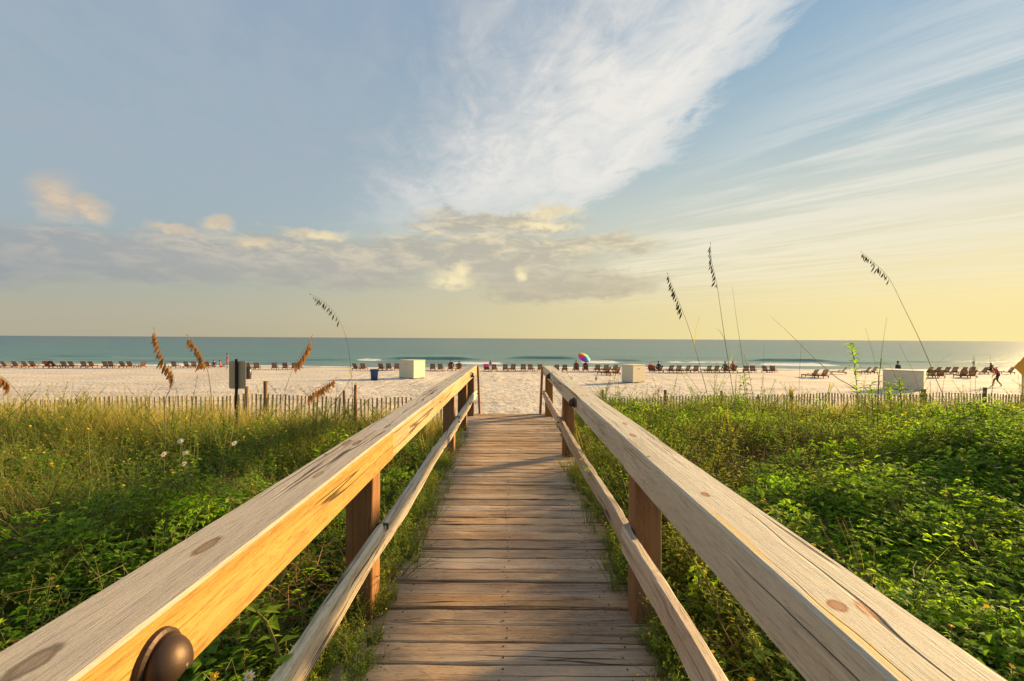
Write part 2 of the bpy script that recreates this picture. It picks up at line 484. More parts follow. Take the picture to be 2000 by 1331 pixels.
YEL = (0.68, 0.46, 0.11)
M_RAIL_L = wood('rail timber left', 'Y', (0.44, 0.285, 0.10), (0.335, 0.20, 0.065), (0.115, 0.055, 0.02), streak=1.5, bump=0.9, grey=(0.42, 0.29, 0.13), top=(0.47, 0.435, 0.38), cracks=1.0, rand_tone=0.03,  # gold of the low sun on the side faces put into this colour
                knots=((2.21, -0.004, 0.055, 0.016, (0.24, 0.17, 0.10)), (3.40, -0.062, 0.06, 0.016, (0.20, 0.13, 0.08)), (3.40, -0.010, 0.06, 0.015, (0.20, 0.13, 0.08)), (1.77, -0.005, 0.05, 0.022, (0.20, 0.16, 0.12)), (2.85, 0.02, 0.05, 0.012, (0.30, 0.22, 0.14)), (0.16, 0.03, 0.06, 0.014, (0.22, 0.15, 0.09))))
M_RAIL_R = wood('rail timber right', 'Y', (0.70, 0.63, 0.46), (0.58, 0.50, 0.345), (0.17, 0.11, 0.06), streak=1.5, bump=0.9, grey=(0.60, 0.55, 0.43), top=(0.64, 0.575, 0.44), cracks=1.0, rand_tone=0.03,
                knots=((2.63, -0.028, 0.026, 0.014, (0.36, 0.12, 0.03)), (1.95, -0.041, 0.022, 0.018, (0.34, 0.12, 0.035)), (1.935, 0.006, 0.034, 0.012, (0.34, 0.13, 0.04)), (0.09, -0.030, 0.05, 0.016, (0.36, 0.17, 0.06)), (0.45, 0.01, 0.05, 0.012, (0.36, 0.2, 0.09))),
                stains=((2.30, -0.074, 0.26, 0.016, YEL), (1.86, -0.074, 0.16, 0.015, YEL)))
M_LOWER = wood('lower rail timber', 'Y', (0.60, 0.50, 0.36), (0.47, 0.36, 0.24), (0.15, 0.09, 0.05), streak=1.3, grey=(0.56, 0.51, 0.42), cracks=1.0, bump=0.8)
M_LOWER_L = wood('lower left rail timber', 'Y', (0.70, 0.61, 0.46), (0.58, 0.47, 0.33), (0.17, 0.11, 0.06), streak=1.3, grey=(0.66, 0.60, 0.49), cracks=1.0, bump=0.9)
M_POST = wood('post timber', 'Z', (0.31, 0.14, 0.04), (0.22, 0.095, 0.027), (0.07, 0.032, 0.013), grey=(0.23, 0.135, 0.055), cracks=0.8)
M_PLANK = wood('deck plank timber', 'X', (0.52, 0.37, 0.235), (0.37, 0.245, 0.145), (0.10, 0.058, 0.036), grey=(0.52, 0.43, 0.32), cracks=1.0, bump=1.0, streak=1.5, rand_tone=0.24, dirt=0.7)
M_BEACHWOOD = wood('fence post timber', 'Z', (0.24, 0.17, 0.10), (0.17, 0.11, 0.065), (0.06, 0.04, 0.025), cracks=0.7)
M_SLAT = wood('fence slat timber', 'Z', (0.54, 0.40, 0.24), (0.40, 0.28, 0.16), (0.17, 0.11, 0.06), cracks=0.4, rand_tone=0.35)
M_CHAIR = wood('lounger timber', 'Y', (0.26, 0.115, 0.055), (0.19, 0.08, 0.04), (0.08, 0.035, 0.02), cracks=0.2, rand_tone=0.3)
M_STRINGER = wood('stringer timber', 'Y', (0.20, 0.14, 0.09), (0.15, 0.10, 0.06), (0.06, 0.04, 0.025))
M_BRONZE = simple('dark bronze', (0.060, 0.038, 0.025), 0.50, 0.6, 0.25, 20, 0.05)
M_BLACK = simple('black iron', (0.02, 0.018, 0.017), 0.5, 0.4)
M_RUST = simple('rusty steel', (0.22, 0.09, 0.035), 0.8, 0.1, 0.4, 15, 0.2)
M_WIRE = simple('fence wire', (0.16, 0.13, 0.10), 0.6, 0.6)
M_LENS = simple('frosted lens', (0.62, 0.52, 0.36), 0.5)
M_SIGNBACK = simple('bare sign back', (0.48, 0.39, 0.25), 0.55, 0.15, 0.1, 8)
M_SIGNY = simple('yellow sign paint', (0.62, 0.33, 0.03), 0.45)
M_BOX = simple('white box paint', (0.62, 0.56, 0.41), 0.6, 0, 0.06, 3, 0.1)
M_BIN = simple('blue plastic', (0.025, 0.06, 0.17), 0.42, 0, 0.15)
M_BINLINER = simple('dark liner', (0.03, 0.03, 0.04), 0.35)


def sand_mat():
    m, T = mat('sand')
    pos = T.n('ShaderNodeNewGeometry').outputs['Position']
    x, y, z = T.sep(pos)
    big = T.noise(pos, 0.22, 5, 0.6); mid_ = T.noise(pos, 1.7, 6, 0.6); tiny = T.noise(pos, 60, 3, 0.6)
    trk = T.noise(T.xyz(T.m('MULTIPLY', x, 0.10), T.m('MULTIPLY', y, 0.9), 0), 1.0, 5, 0.6)     # raked by the beach tractor
    c = T.mix(T.ss(big, 0.35, 0.65), (0.54, 0.49, 0.41, 1), (0.63, 0.58, 0.49, 1))
    c = T.mix(T.m('MULTIPLY', T.ss(trk, 0.48, 0.60), 0.6), c, (0.50, 0.41, 0.32, 1))
    c = T.mix(T.m('MULTIPLY', T.ss(mid_, 0.50, 0.72), 0.30), c, (0.46, 0.37, 0.28, 1))
    c = T.mix(T.m('MULTIPLY', tiny, 0.15), c, (0.40, 0.32, 0.24, 1))
    wet = T.ss(T.m('ADD', z, T.m('MULTIPLY', T.m('SUBTRACT', big, 0.5), 0.25)), -2.36, -2.48)
    c = T.mix(T.m('MULTIPLY', wet, 0.8), c, (0.30, 0.235, 0.18, 1))
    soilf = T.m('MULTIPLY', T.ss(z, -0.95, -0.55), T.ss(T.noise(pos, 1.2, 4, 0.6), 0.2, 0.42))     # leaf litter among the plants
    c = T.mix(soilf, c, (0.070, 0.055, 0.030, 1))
    P_set(T, Base_Color=c, Roughness=T.lin(wet, 0, 1, 0.95, 0.35), Specular_IOR_Level=0.25)
    v = T.voronoi(pos, 3.6)[0]
    b = T.n('ShaderNodeBump'); b.inputs['Strength'].default_value = 0.45; b.inputs['Distance'].default_value = 0.08
    h = T.m('ADD', T.m('MULTIPLY', T.ss(v, 0.05, 0.55), 0.55), T.m('MULTIPLY', T.noise(pos, 5.0, 6, 0.6), 0.8))
    T.put(b.inputs['Height'], T.m('MULTIPLY', h, T.lin(wet, 0, 1, 1, 0.1))); T.put(T.bs.inputs['Normal'], b.outputs[0])
    return m


def sea_mat():
    m, T = mat('sea water')
    pos = T.n('ShaderNodeNewGeometry').outputs['Position']
    x, y, z = T.sep(pos)
    nz = T.noise(T.xyz(T.m('MULTIPLY', x, 0.012), T.m('MULTIPLY', y, 0.05), 0), 1.0, 5, 0.6)
    yy = T.m('ADD', y, T.m('MULTIPLY', T.m('SUBTRACT', nz, 0.5), 60.0))
    depth = T.m('DIVIDE', T.m('LOGARITHM', T.m('MAXIMUM', T.m('DIVIDE', yy, 60.0), 1.0), 10.0), 2.2)
    c = T.ramp(depth, [(0.0, (0.19, 0.27, 0.20)), (0.08, (0.07, 0.20, 0.15)), (0.2, (0.045, 0.15, 0.12)), (0.45, (0.035, 0.095, 0.085)), (0.8, (0.016, 0.06, 0.075)), (1.0, (0.012, 0.04, 0.055))])
    streak = T.noise(T.xyz(T.m('MULTIPLY', x, 0.018), T.m('MULTIPLY', y, 0.22), 4.0), 1.0, 7, 0.65)
    c = T.mix(T.m('MULTIPLY', T.ss(streak, 0.44, 0.60), 0.75), c, (0.016, 0.075, 0.075, 1))
    foam = T.n('ShaderNodeAttribute', attribute_name='foam').outputs['Fac']
    fn = T.noise(T.xyz(T.m('MULTIPLY', x, 0.5), T.m('MULTIPLY', y, 1.2), 0), 1.0, 6, 0.7)
    fm = T.ss(T.m('ADD', foam, T.m('MULTIPLY', T.m('SUBTRACT', fn, 0.5), 1.0)), 0.40, 0.65)
    fm = T.m('MULTIPLY', fm, T.ss(foam, 0.02, 0.2))
    c = T.mix(fm, c, (0.74, 0.74, 0.70, 1))
    P_set(T, Base_Color=c, Roughness=T.lin(fm, 0, 1, 0.30, 0.8), Specular_IOR_Level=0.85, IOR=1.33)
    w1 = T.noise(T.xyz(T.m('MULTIPLY', x, 0.25), T.m('MULTIPLY', y, 0.8), 0), 1.0, 6, 0.65)
    w2 = T.noise(T.xyz(T.m('MULTIPLY', x, 1.4), T.m('MULTIPLY', y, 3.0), 3), 1.0, 4, 0.6)
    b = T.n('ShaderNodeBump'); b.inputs['Strength'].default_value = 1.0; b.inputs['Distance'].default_value = 0.30
    T.put(b.inputs['Height'], T.m('ADD', w1, T.m('MULTIPLY', w2, 0.25))); T.put(T.bs.inputs['Normal'], b.outputs[0])
    return m


M_SAND, M_SEA = sand_mat(), sea_mat()

# ------------------------------------------------------------------ ground
SEA_Z = -2.6


def fence_y(x):
    return 10.5 + 3.0 * smooth(-2.0, 3.0, x)


MOUNDS = ((2.9, 3.4, 0.8, 0.32), (4.6, 4.6, 1.0, 0.40), (3.2, 6.2, 1.0, 0.18), (-3.6, 3.8, 1.3, 0.10), (-6.0, 6.2, 1.6, 0.12), (6.8, 6.8, 1.6, 0.22), (2.0, 2.0, .5, .06))


def ground_z(x, y, fine=True):
    x = np.asarray(x, float); y = np.asarray(y, float)
    fy = fence_y(x)
    zf = -0.80 - 0.33 * smooth(-2.0, 3.0, x)
    t = y - fy
    dune = np.where(t < -4, -0.30, np.where(t < 0, -0.30 + (zf + 0.30) * smooth(-4, 0, t), np.where(t < 9, zf + (-1.66 - zf) * smooth(0, 9, t), -1.66)))
    dune = dune - 0.20 * smooth(1.3, 0.7, np.abs(x)) * smooth(9.5, 7.5, y)
    beach = np.interp(y, [0, 20, 32, 45, 55, 62, 68, 80, 110, 200], [-1.6, -1.66, -1.78, -1.98, -2.2, -2.42, -2.66, -3.1, -4.2, -7.0])
    w = smooth(4, 11, t)
    z = dune * (1 - w) + beach * w
    veg = smooth(1.0, -2.0, t) * smooth(0.9, 1.5, np.abs(x))
    for (mx, my, r, h) in MOUNDS:
        z = z + veg * h * np.exp(-(((x - mx) ** 2 + (y - my) ** 2) / r ** 2))
    z = z + veg * 0.075 * (np.sin(x * 1.9 + 1.3 * np.sin(y * 1.1)) + np.cos(y * 2.3 + x * .7))
    z = z + (1 - veg) * 0.02 * (np.sin(x * 0.8 + y * .35) + np.sin(y * 1.3 - x * .5))
    return z


def gz(x, y):
    return float(ground_z(x, y))


def on_ground(px, py):
    """where the line of sight through a photo pixel meets the sand"""
    v = ray(px, py); lo, hi = 12.0, 120.0
    for k in range(400):
        d = 12.0 + k * 0.25
        p = Vector((0, 0, CAM_Z)) + v * (d / v.y)
        if p.z <= gz(p.x, p.y):
            return Vector((p.x, p.y, gz(p.x, p.y)))
    return at(px, py, 60)


def grid(name, xs, ys, zfun, material):
    X, Y = np.meshgrid(xs, ys)
    Z = zfun(X, Y)
    nx, ny = len(xs), len(ys)
    v = np.stack([X.ravel(), Y.ravel(), Z.ravel()], 1)
    i = np.arange(nx * ny).reshape(ny, nx)
    f = np.stack([i[:-1, :-1].ravel(), i[:-1, 1:].ravel(), i[1:, 1:].ravel(), i[1:, :-1].ravel()], 1)
    me = bpy.data.meshes.new(name)
    me.vertices.add(len(v)); me.vertices.foreach_set('co', v.ravel())
    me.loops.add(f.size); me.loops.foreach_set('vertex_index', f.ravel().astype(np.int32))
    me.polygons.add(len(f)); me.polygons.foreach_set('loop_start', np.arange(0, f.size, 4, dtype=np.int32))
    me.polygons.foreach_set('use_smooth', np.ones(len(f), dtype=bool))
    me.update(calc_edges=True); me.materials.append(material)
    o = bpy.data.objects.new(name, me); COL.objects.link(o)
    return o, X, Y


def spaced(stops):
    out = []
    for (a, b, st_) in stops: out += list(np.arange(a, b, st_))
    return np.array(out + [stops[-1][1]])


def sand_z(X, Y):
    Z = ground_z(X, Y)
    amp = smooth(0.5, 4, Y - fence_y(X)) * smooth(60, 45, Y)
    nz = rng.normal(0, 1, X.shape)
    for _ in range(1):
        nz = (nz + np.roll(nz, 1, 0) + np.roll(nz, 1, 1) + np.roll(nz, -1, 0) + np.roll(nz, -1, 1)) / 5
    return Z + amp * nz * 0.035


xs = np.concatenate([-np.array([2500, 1200, 600, 300, 160, 110, 80, 60, 48]), spaced([(-40, -14, 0.8), (-14, 14, 0.16), (14, 40, 0.8)]), np.array([48, 60, 80, 110, 160, 300, 600, 1200, 2500])])
ys = np.concatenate([np.array([-400, -150, -60, -30, -15, -8, -4]), spaced([(-2, 10, 0.4), (10, 34, 0.15), (34, 70, 0.5), (70, 110, 4)]), np.array([200.])])
sand, _, _ = grid('sand_beach', xs, ys, sand_z, M_SAND)
tag(sand, 'pale trampled sand beach running down to the water', kind='structure')

# sea: one sheet to the horizon, with the small breakers near the shore raised in it
WAVES = [  # px from, px to, py of the crest, height, foam
    (585, 700, 704, 0.16, 0.10), (690, 772, 703, 0.16, 1.0), (752, 935, 703, 0.34, 0.0), (860, 1010, 709, 0.10, 0.9), (985, 1140, 702, 0.34, 0.05), (1110, 1225, 707, 0.14, 1.0), (1150, 1260, 705, 0.22, 0.1), (1255, 1480, 708, 0.14, 0.6),
    (1462, 1625, 706, 0.30, 0.05), (1440, 1660, 713, 0.16, 0.75), (1600, 1760, 710, 0.16, 0.3), (80, 235, 697, 0.20, 0.0), (0, 110, 704, 0.16, 0.0), (230, 420, 706, 0.12, 0.1), (1750, 1990, 708, 0.14, 0.3), (500, 640, 709, 0.10, 0.5), (300, 480, 711, 0.08, 0.7)]
wave_w = []
for (a, b, py, h, fo) in WAVES:
    c = (a + b) / 2; v = ray(c, py); d = (SEA_Z - CAM_Z) / v.z * v.y
    wave_w.append(((a - 1000) / F * d, (b - 1000) / F * d, d, h * 1.6, fo))


def sea_z(X, Y):
    Z = np.full(X.shape, SEA_Z) + 0.02 * np.sin(Y * 0.9 + 0.5 * np.sin(X * .05)) * smooth(60, 70, Y) * smooth(400, 200, Y)
    for (x0, x1, yc, h, fo) in wave_w:
        wx = smooth(x0 - 2, x0 + 4, X) * smooth(x1 + 2, x1 - 4, X)
        yy = Y - yc - 1.2 * np.sin(X * 0.11 + yc) - 0.4 * np.sin(X * 0.37)
        Z = Z + wx * h * np.where(yy < 0, np.exp(-(yy / 0.9) ** 2), np.exp(-(yy / 2.6) ** 2))
    return Z


xs2 = np.concatenate([-np.array([60000, 20000, 7000, 2500, 1000, 500, 300, 200]), spaced([(-160, 160, 1.2)]), np.array([200, 300, 500, 1000, 2500, 7000, 20000, 60000])])
ys2 = np.concatenate([spaced([(52, 120, 0.4), (120, 200, 2.0), (200, 500, 20)]), np.array([700, 1000, 2000, 4000, 8000, 16000, 32000, 60000.])])
sea, SX, SY = grid('sea', xs2, ys2, sea_z, M_SEA)
foam = np.zeros(SX.shape)
for (x0, x1, yc, h, fo) in wave_w:
    wx = smooth(x0 - 3, x0 + 6, SX) * smooth(x1 + 3, x1 - 6, SX)
    yy = SY - yc - 1.2 * np.sin(SX * 0.11 + yc) - 0.4 * np.sin(SX * 0.37)
    foam = np.maximum(foam, fo * wx * np.exp(-((yy + 1.6) / 2.6) ** 2))
shore = 66.0 + 1.2 * np.sin(SX * 0.09) + 0.8 * np.sin(SX * 0.21 + 2)
foam = np.maximum(foam, 0.9 * np.exp(-((SY - shore - 1.2) / 1.8) ** 2))
at_ = sea.data.attributes.new('foam', 'FLOAT', 'POINT'); at_.data.foreach_set('value', foam.ravel().astype(np.float32))
tag(sea, 'calm green gulf water with small breakers', kind='structure')

# ------------------------------------------------------------------ boardwalk
XL, XR = -0.675, 0.600            # inner faces of the top rails
XC = (XL + XR) / 2


def beam(name, material, parent, p0, L, w, h, axis='Y', ch=0.008, seg=10, jit=0.0015, wob=0.0, lean=(0, 0)):
    """a sawn timber: chamfered section, slightly uneven along its length; p0 = centre of its near end"""
    pr = []
    for sx, sy in ((1, -1), (1, 1), (-1, 1), (-1, -1)):
        a = [(sx * w / 2, sy * (h / 2 - ch)), (sx * (w / 2 - ch), sy * h / 2)]
        pr += a if sx * sy < 0 else [a[1], a[0]]
    pr = sorted(pr, key=lambda q: math.atan2(q[1] / h, q[0] / w))
    vs_, fs = [], []
    ph = random.uniform(0, 9)
    for i in range(seg + 1):
        t = i / seg * L
        ou = wob * math.sin(t * 2.1 + ph) + lean[0] * t; ov = wob * .6 * math.sin(t * 3.3 + ph * 2) + lean[1] * t
        for (u, v) in pr:
            u2 = u + ou + random.gauss(0, jit); v2 = v + ov + random.gauss(0, jit)
            vs_.append({'Y': (u2, t, v2), 'X': (t, u2, v2), 'Z': (u2, v2, t)}[axis])
    for i in range(seg):
        for k in range(8):
            fs.append((i * 8 + k, i * 8 + (k + 1) % 8, (i + 1) * 8 + (k + 1) % 8, (i + 1) * 8 + k))
    fs.append(tuple(range(8))); fs.append(tuple(seg * 8 + k for k in reversed(range(8))))
    o = obj(name, vs_, fs, material, parent, p0)
    bm = bmesh.new(); bm.from_mesh(o.data); bmesh.ops.recalc_face_normals(bm, faces=bm.faces); bm.to_mesh(o.data); bm.free()
    return o


DECK_END = 9.36
walk = tag(empty('boardwalk', (XC, 0, 0)), 'narrow weathered plank boardwalk leading down to the beach', kind='structure')
nails = MB()
y = -1.2
while y < DECK_END - 0.1:
    w_ = random.choice((0.138, 0.138, 0.140, 0.132, 0.136))
    if 2.95 < y < 3.1: w_ = 0.15
    x0 = -0.83 + random.uniform(-0.02, 0.015); x1 = 0.765 + random.uniform(-0.02, 0.02)
    zt = random.uniform(-0.006, 0.003)
    beam('plank', M_PLANK, walk, (x0 - XC, y + w_ / 2, -0.019 + zt), x1 - x0, w_, 0.038, 'X', 0.006, 12, 0.0018, 0.002, (random.uniform(-.003, .003), 0))
    for nx in (-0.60, -0.03, 0.53):
        for ny in (0.03, w_ - 0.03):
            nails.lathe([(0.0045, -0.001), (0.0045, 0.0012), (0.0, 0.0016)], 6, (nx - XC + random.uniform(-.02, .02), y + ny, zt + 0.001))
    y += w_ + random.uniform(0.008, 0.014)
tag(nails.build('nail_heads', M_BLACK, walk), kind='stuff')
for sx in (-0.66, 0.0, 0.60):
    beam('stringer', M_STRINGER, walk, (sx - XC, -1.2, -0.135), DECK_END + 1.1, 0.045, 0.19, 'Y', 0.004, 6)
for k in range(5):      # steps down to the sand beyond the end of the deck
    beam('step', M_PLANK, walk, (-0.75 - XC, DECK_END + 0.15 + k * 0.29, -0.19 - 0.17 * k), 1.44, 0.27, 0.04, 'X', 0.004, 5, 0.001)

BW, BH = 0.185, 0.165
ZT = 0.95


def railing(name, label, side, M_top):
    xi = XL if side < 0 else XR
    s = side
    xc = xi + s * BW / 2
    r = tag(empty(name, (xc, 0, 0)), label, 'railing')
    joint = 2.73 if s < 0 else 2.56
    beam('top_rail', M_top, r, (0, -1.0, ZT - BH / 2), joint + 1.0 - 0.004, BW, BH, 'Y', 0.007, 30, 0.0004, 0.0025)
    beam('top_rail', M_top, r, (s * 0.012, joint, ZT - BH / 2 - 0.004), DECK_END - joint, BW, BH, 'Y', 0.007, 30, 0.0005, 0.003)
    xlow = xi - s * (-0.015) + s * 0.0
    # lower board on edge against the posts
    lj = 2.55; M_low = M_LOWER_L if s < 0 else M_LOWER
    beam('lower_rail', M_low, r, (xlow - xc + s * 0.0, -1.0, 0.415), lj + 1.0, 0.042, 0.137, 'Y', 0.012 if s < 0 else 0.005, 30, 0.0016, 0.006)
    beam('lower_rail', M_low, r, (xlow - xc + s * 0.012, lj + 0.004, 0.400), 6.08 - lj, 0.042, 0.135, 'Y', 0.012 if s < 0 else 0.005, 26, 0.0018, 0.007)
    beam('lower_rail', M_low, r, (xlow - xc + s * 0.010, 6.088, 0.405), DECK_END - 0.05 - 6.088, 0.042, 0.135, 'Y', 0.008, 20, 0.0015, 0.005)
    xp = xi + s * 0.045 + s * 0.07
    posts = [-0.85, 2.55, 6.05, 9.16] + ([7.68] if s < 0 else [])
    for yp in posts:
        zb = min(gz(xp, yp), -0.3) - 0.25
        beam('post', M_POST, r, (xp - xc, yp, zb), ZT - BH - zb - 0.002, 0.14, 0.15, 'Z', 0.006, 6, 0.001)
    # raking board bolted on beyond the last post
    xt, xb = (-0.650, -0.588) if s < 0 else (0.583, 0.525)
    beam('end_board', M_POST, r, (xb + s * 0.02 - xc, DECK_END + 0.075, -0.55), ZT - 0.02 + 0.55, 0.04, 0.135, 'Z', 0.004, 5, 0.001, 0, ((xt - xb) / 1.5, 0))
    # bolts through the posts, and the steel straps at the board joints
    for yp in posts[2:]:
        b = MB(); b.tube([(xlow - xc - s * 0.036, yp, 0.42), (xlow - xc - s * 0.016, yp, 0.42)], 0.011, 8)
        b.build('bolt_head', M_BLACK, r)
    for yj in ((2.55, 6.085) if s < 0 else (6.085,)):
        b = MB(); b.box((xlow - xc - s * 0.002, yj, 0.483), (0.056, 0.030, 0.004)); b.box((xlow - xc - s * 0.030, yj, 0.468), (0.004, 0.030, 0.026))
        b.build('joint_strap', M_BLACK, r)
    return r


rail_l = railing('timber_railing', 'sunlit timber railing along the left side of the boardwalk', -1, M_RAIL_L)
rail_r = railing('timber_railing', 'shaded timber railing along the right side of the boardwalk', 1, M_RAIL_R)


def deck_light(x, y, z, s, label):
    """half-dome step light on the inner face of a rail; s = +1 when it bulges towards +X"""
    t = tag(empty('deck_light', (x, y, z), 0 if s > 0 else math.pi), label, 'light', 'dark half-dome lights on the rails')
    b = MB(); n = 22
    ang = [math.pi * (-0.16 + 1.32 * k / n) for k in range(n + 1)]
    ring = [(math.cos(a), math.sin(a)) for a in ang]
    v = [(0.001, 0.062 * c, 0.064 * q) for c, q in ring] + [(0.012, 0.060 * c, 0.062 * q) for c, q in ring] + [(0.016, 0.054 * c, 0.056 * q) for c, q in ring]
    m_ = n + 1
    f = [(i, i + 1, m_ + i + 1, m_ + i) for i in range(n)] + [(m_ + i, m_ + i + 1, 2 * m_ + i + 1, 2 * m_ + i) for i in range(n)]
    f += [tuple(range(m_ - 1, -1, -1)), tuple(range(2 * m_, 3 * m_)), (0, m_, 2 * m_, 3 * m_ - 1, 2 * m_ - 1, m_ - 1)]
    b.add(v, f); b.build('back_plate', M_BRONZE, t, smooth_shade=False)
    h = MB(); v = []; f = []
    K, J = 9, 20
    for k in range(K + 1):
        ph = math.pi / 2 * k / K
        for j in range(J + 1):
            a = math.pi * (-0.13 + 1.26 * j / J)
            rr = math.cos(ph)
            v.append((0.016 + 0.046 * math.sin(ph) ** 0.9, 0.051 * rr * math.cos(a), 0.053 * rr * math.sin(a) - 0.004 * math.sin(ph)))
    for k in range(K):
        for j in range(J):
            f.append((k * (J + 1) + j, k * (J + 1) + j + 1, (k + 1) * (J + 1) + j + 1, (k + 1) * (J + 1) + j))
    h.add(v, f); ho = h.build('hood', M_BRONZE, t, smooth_shade=True)
    md = ho.modifiers.new('thickness', 'SOLIDIFY'); md.thickness = 0.003
    l = MB(); l.box((0.030, 0, -0.012), (0.024, 0.060, 0.018), ch=0.003); l.build('lens', M_LENS, t)
    return t


deck_light(XL, 0.905, 0.857, 1, 'dark bronze half-dome light on left rail in the near corner')
deck_light(XL, 7.9, 0.86, 1, 'small dark half-dome light near far end of left rail')
deck_light(XR, 4.55, 0.86, -1, 'dark half-dome light halfway along right rail')
deck_light(XR + 0.012, 7.7, 0.86, -1, 'small dark half-dome light near far end of right rail')

# ------------------------------------------------------------------ sand fences
def sand_fence(label, path_px, pitch, posts_px, hgt, beyond=()):
    """slat-and-wire fence; path_px = (px, py of slat top, depth)"""
    pts = [at(*q) for q in path_px]
    ln = [0.0]
    for a, b in zip(pts, pts[1:]): ln.append(ln[-1] + math.hypot(b.x - a.x, b.y - a.y))

    def pos(t):
        for i in range(len(pts) - 1):
            if t <= ln[i + 1] or i == len(pts) - 2:
                return pts[i].lerp(pts[i + 1], (t - ln[i]) / (ln[i + 1] - ln[i]))
    o0 = pos(0)
    fo = tag(empty('sand_fence', (o0.x, o0.y, gz(o0.x, o0.y))), label, 'fence')
    base = fo.location.copy()
    meshes = []
    for k in range(6):
        mb = MB(); w0 = random.uniform(0.034, 0.042)
        h = hgt + random.uniform(-0.02, 0.02)
        for s_ in range(4):
            z0, z1 = -h + h * s_ / 4, -h + h * (s_ + 1) / 4
            o_ = random.uniform(-.003, .003)
            mb.box((o_, 0, (z0 + z1) / 2), (w0, 0.010, h / 4 + 0.0005))
        bm = bmesh.new()
        vs_ = []
        for z, ox in ((-h, 0), (-h * .5, random.uniform(-.006, .006)), (0, random.uniform(-.004, .004))):
            vs_.append([bm.verts.new((ox + a * w0 / 2, b * 0.005, z + (random.uniform(-.006, .006) if z == 0 else 0))) for a, b in ((-1, -1), (1, -1), (1, 1), (-1, 1))])
        for i in range(2):
            for k2 in range(4): bm.faces.new((vs_[i][k2], vs_[i][(k2 + 1) % 4], vs_[i + 1][(k2 + 1) % 4], vs_[i + 1][k2]))
        bm.faces.new(vs_[2]); bm.faces.new(vs_[0][::-1])
        me = bpy.data.meshes.new('slat'); bm.to_mesh(me); bm.free(); me.materials.append(M_SLAT); meshes.append(me)
    t = 0.0; L = ln[-1]
    wob = random.uniform(0, 6)
    while t < L:
        p = pos(t)
        s_ = bpy.data.objects.new('slat', random.choice(meshes)); COL.objects.link(s_); s_.parent = fo
        dz_ = 0.025 * math.sin(t * 1.7 + wob) + 0.015 * math.sin(t * 4.1) + random.uniform(-0.012, 0.012)
        s_.location = Vector((p.x, p.y + 0.05 * math.sin(t * 1.1), p.z + dz_)) - base
        s_.rotation_euler = (random.gauss(0, .03), random.gauss(0, .022) + 0.03 * math.sin(t * .9 + wob), random.gauss(0, 0.28))
        t += pitch * random.uniform(0.86, 1.14)
    for dzw in (0.10, 0.42, 0.74):
        mb = MB(); q = []
        for k in range(int(L / 0.25) + 1):
            tt = min(k * 0.25, L); p = pos(tt)
            q.append(Vector((p.x, p.y + 0.05 * math.sin(tt * 1.1) - 0.006, p.z + 0.025 * math.sin(tt * 1.7 + wob) - dzw)) - base)
        mb.tube(q, 0.0025, 5); mb.build('wire', M_WIRE, fo)
    for (px, py, dd, w0) in posts_px:
        p = at(px, py, dd); zb = gz(p.x, p.y) - 0.3
        beam('post', M_BEACHWOOD, fo, Vector((p.x, p.y, zb)) - base, p.z - zb, w0, w0, 'Z', w0 * .25, 6, 0.002, 0.006, (random.uniform(-.02, .02), 0))
    return fo


sand_fence('slatted sand fence behind the grass on the left', [(-260, 792, 10.2), (0, 785, 10.3), (160, 779, 10.4), (330, 774, 10.5), (520, 772, 10.5), (700, 776, 10.6), (800, 777, 10.7), (868, 779, 10.9)], 0.093,
           [(157, 778, 10.35, 0.05), (480, 755, 10.40, 0.07), (520, 745, 10.4, 0.07), (673, 763, 10.5, 0.055)], 1.05)
sand_fence('slatted sand fence behind the weeds on the right', [(1172, 776, 13.2), (1220, 777, 13.3), (1300, 776, 13.4), (1400, 773, 13.5), (1500, 771, 13.5), (1700, 770, 13.5), (1900, 769, 13.5), (2040, 769, 13.5), (2260, 770, 13.4)], 0.089,
           [(1179, 762, 13.2, 0.06), (1299, 762, 13.3, 0.07), (1410, 764, 13.4, 0.07), (1545, 762, 13.4, 0.08), (1803, 760, 13.4, 0.10)], 1.12)

# free stakes in front of the fences
def stake(px, py, d, w0, material, label, lean=0.0):
    p = at(px, py, d); zb = gz(p.x, p.y) - 0.25
    o = beam('stake', material, None, (p.x, p.y, zb), p.z - zb, w0, w0, 'Z', w0 * .28, 7, 0.002, 0.004, (lean, 0))
    return tag(o, label, 'stake')


stake(1922, 757, 9.8, 0.062, M_BEACHWOOD, 'tall brown wooden stake in front of the right fence', 0.02)
stake(693, 752, 8.2, 0.045, M_RUST, 'rusty leaning stake beside the left railing', 0.01)
stake(1481, 771, 13.2, 0.045, M_BEACHWOOD, 'short dark stake at the right fence, left of its thick post')
stake(1778, 770, 12.9, 0.045, M_BEACHWOOD, 'thin dark stake standing just left of thick fence post')

# signs seen from behind
def sign_plate(mb, w_, h_, r_, t_, diamond=False, m=0):
    pts = []
    for cx, cy, a0 in ((w_ / 2 - r_, h_ / 2 - r_, 0), (-w_ / 2 + r_, h_ / 2 - r_, 90), (-w_ / 2 + r_, -h_ / 2 + r_, 180), (w_ / 2 - r_, -h_ / 2 + r_, 270)):
        for k in range(6):
            a = R(a0 + 18 * k); pts.append((cx + r_ * math.cos(a), cy + r_ * math.sin(a)))
    if diamond: pts = [((x - y) * .7071, (x + y) * .7071) for x, y in pts]
    n = len(pts)
    v = [(x, -t_ / 2, z) for x, z in pts] + [(x, t_ / 2, z) for x, z in pts]
    mb.add(v, [tuple(range(n)), tuple(range(2 * n - 1, n - 1, -1))] + [(i, n + i, n + (i + 1) % n, (i + 1) % n) for i in range(n)], m)


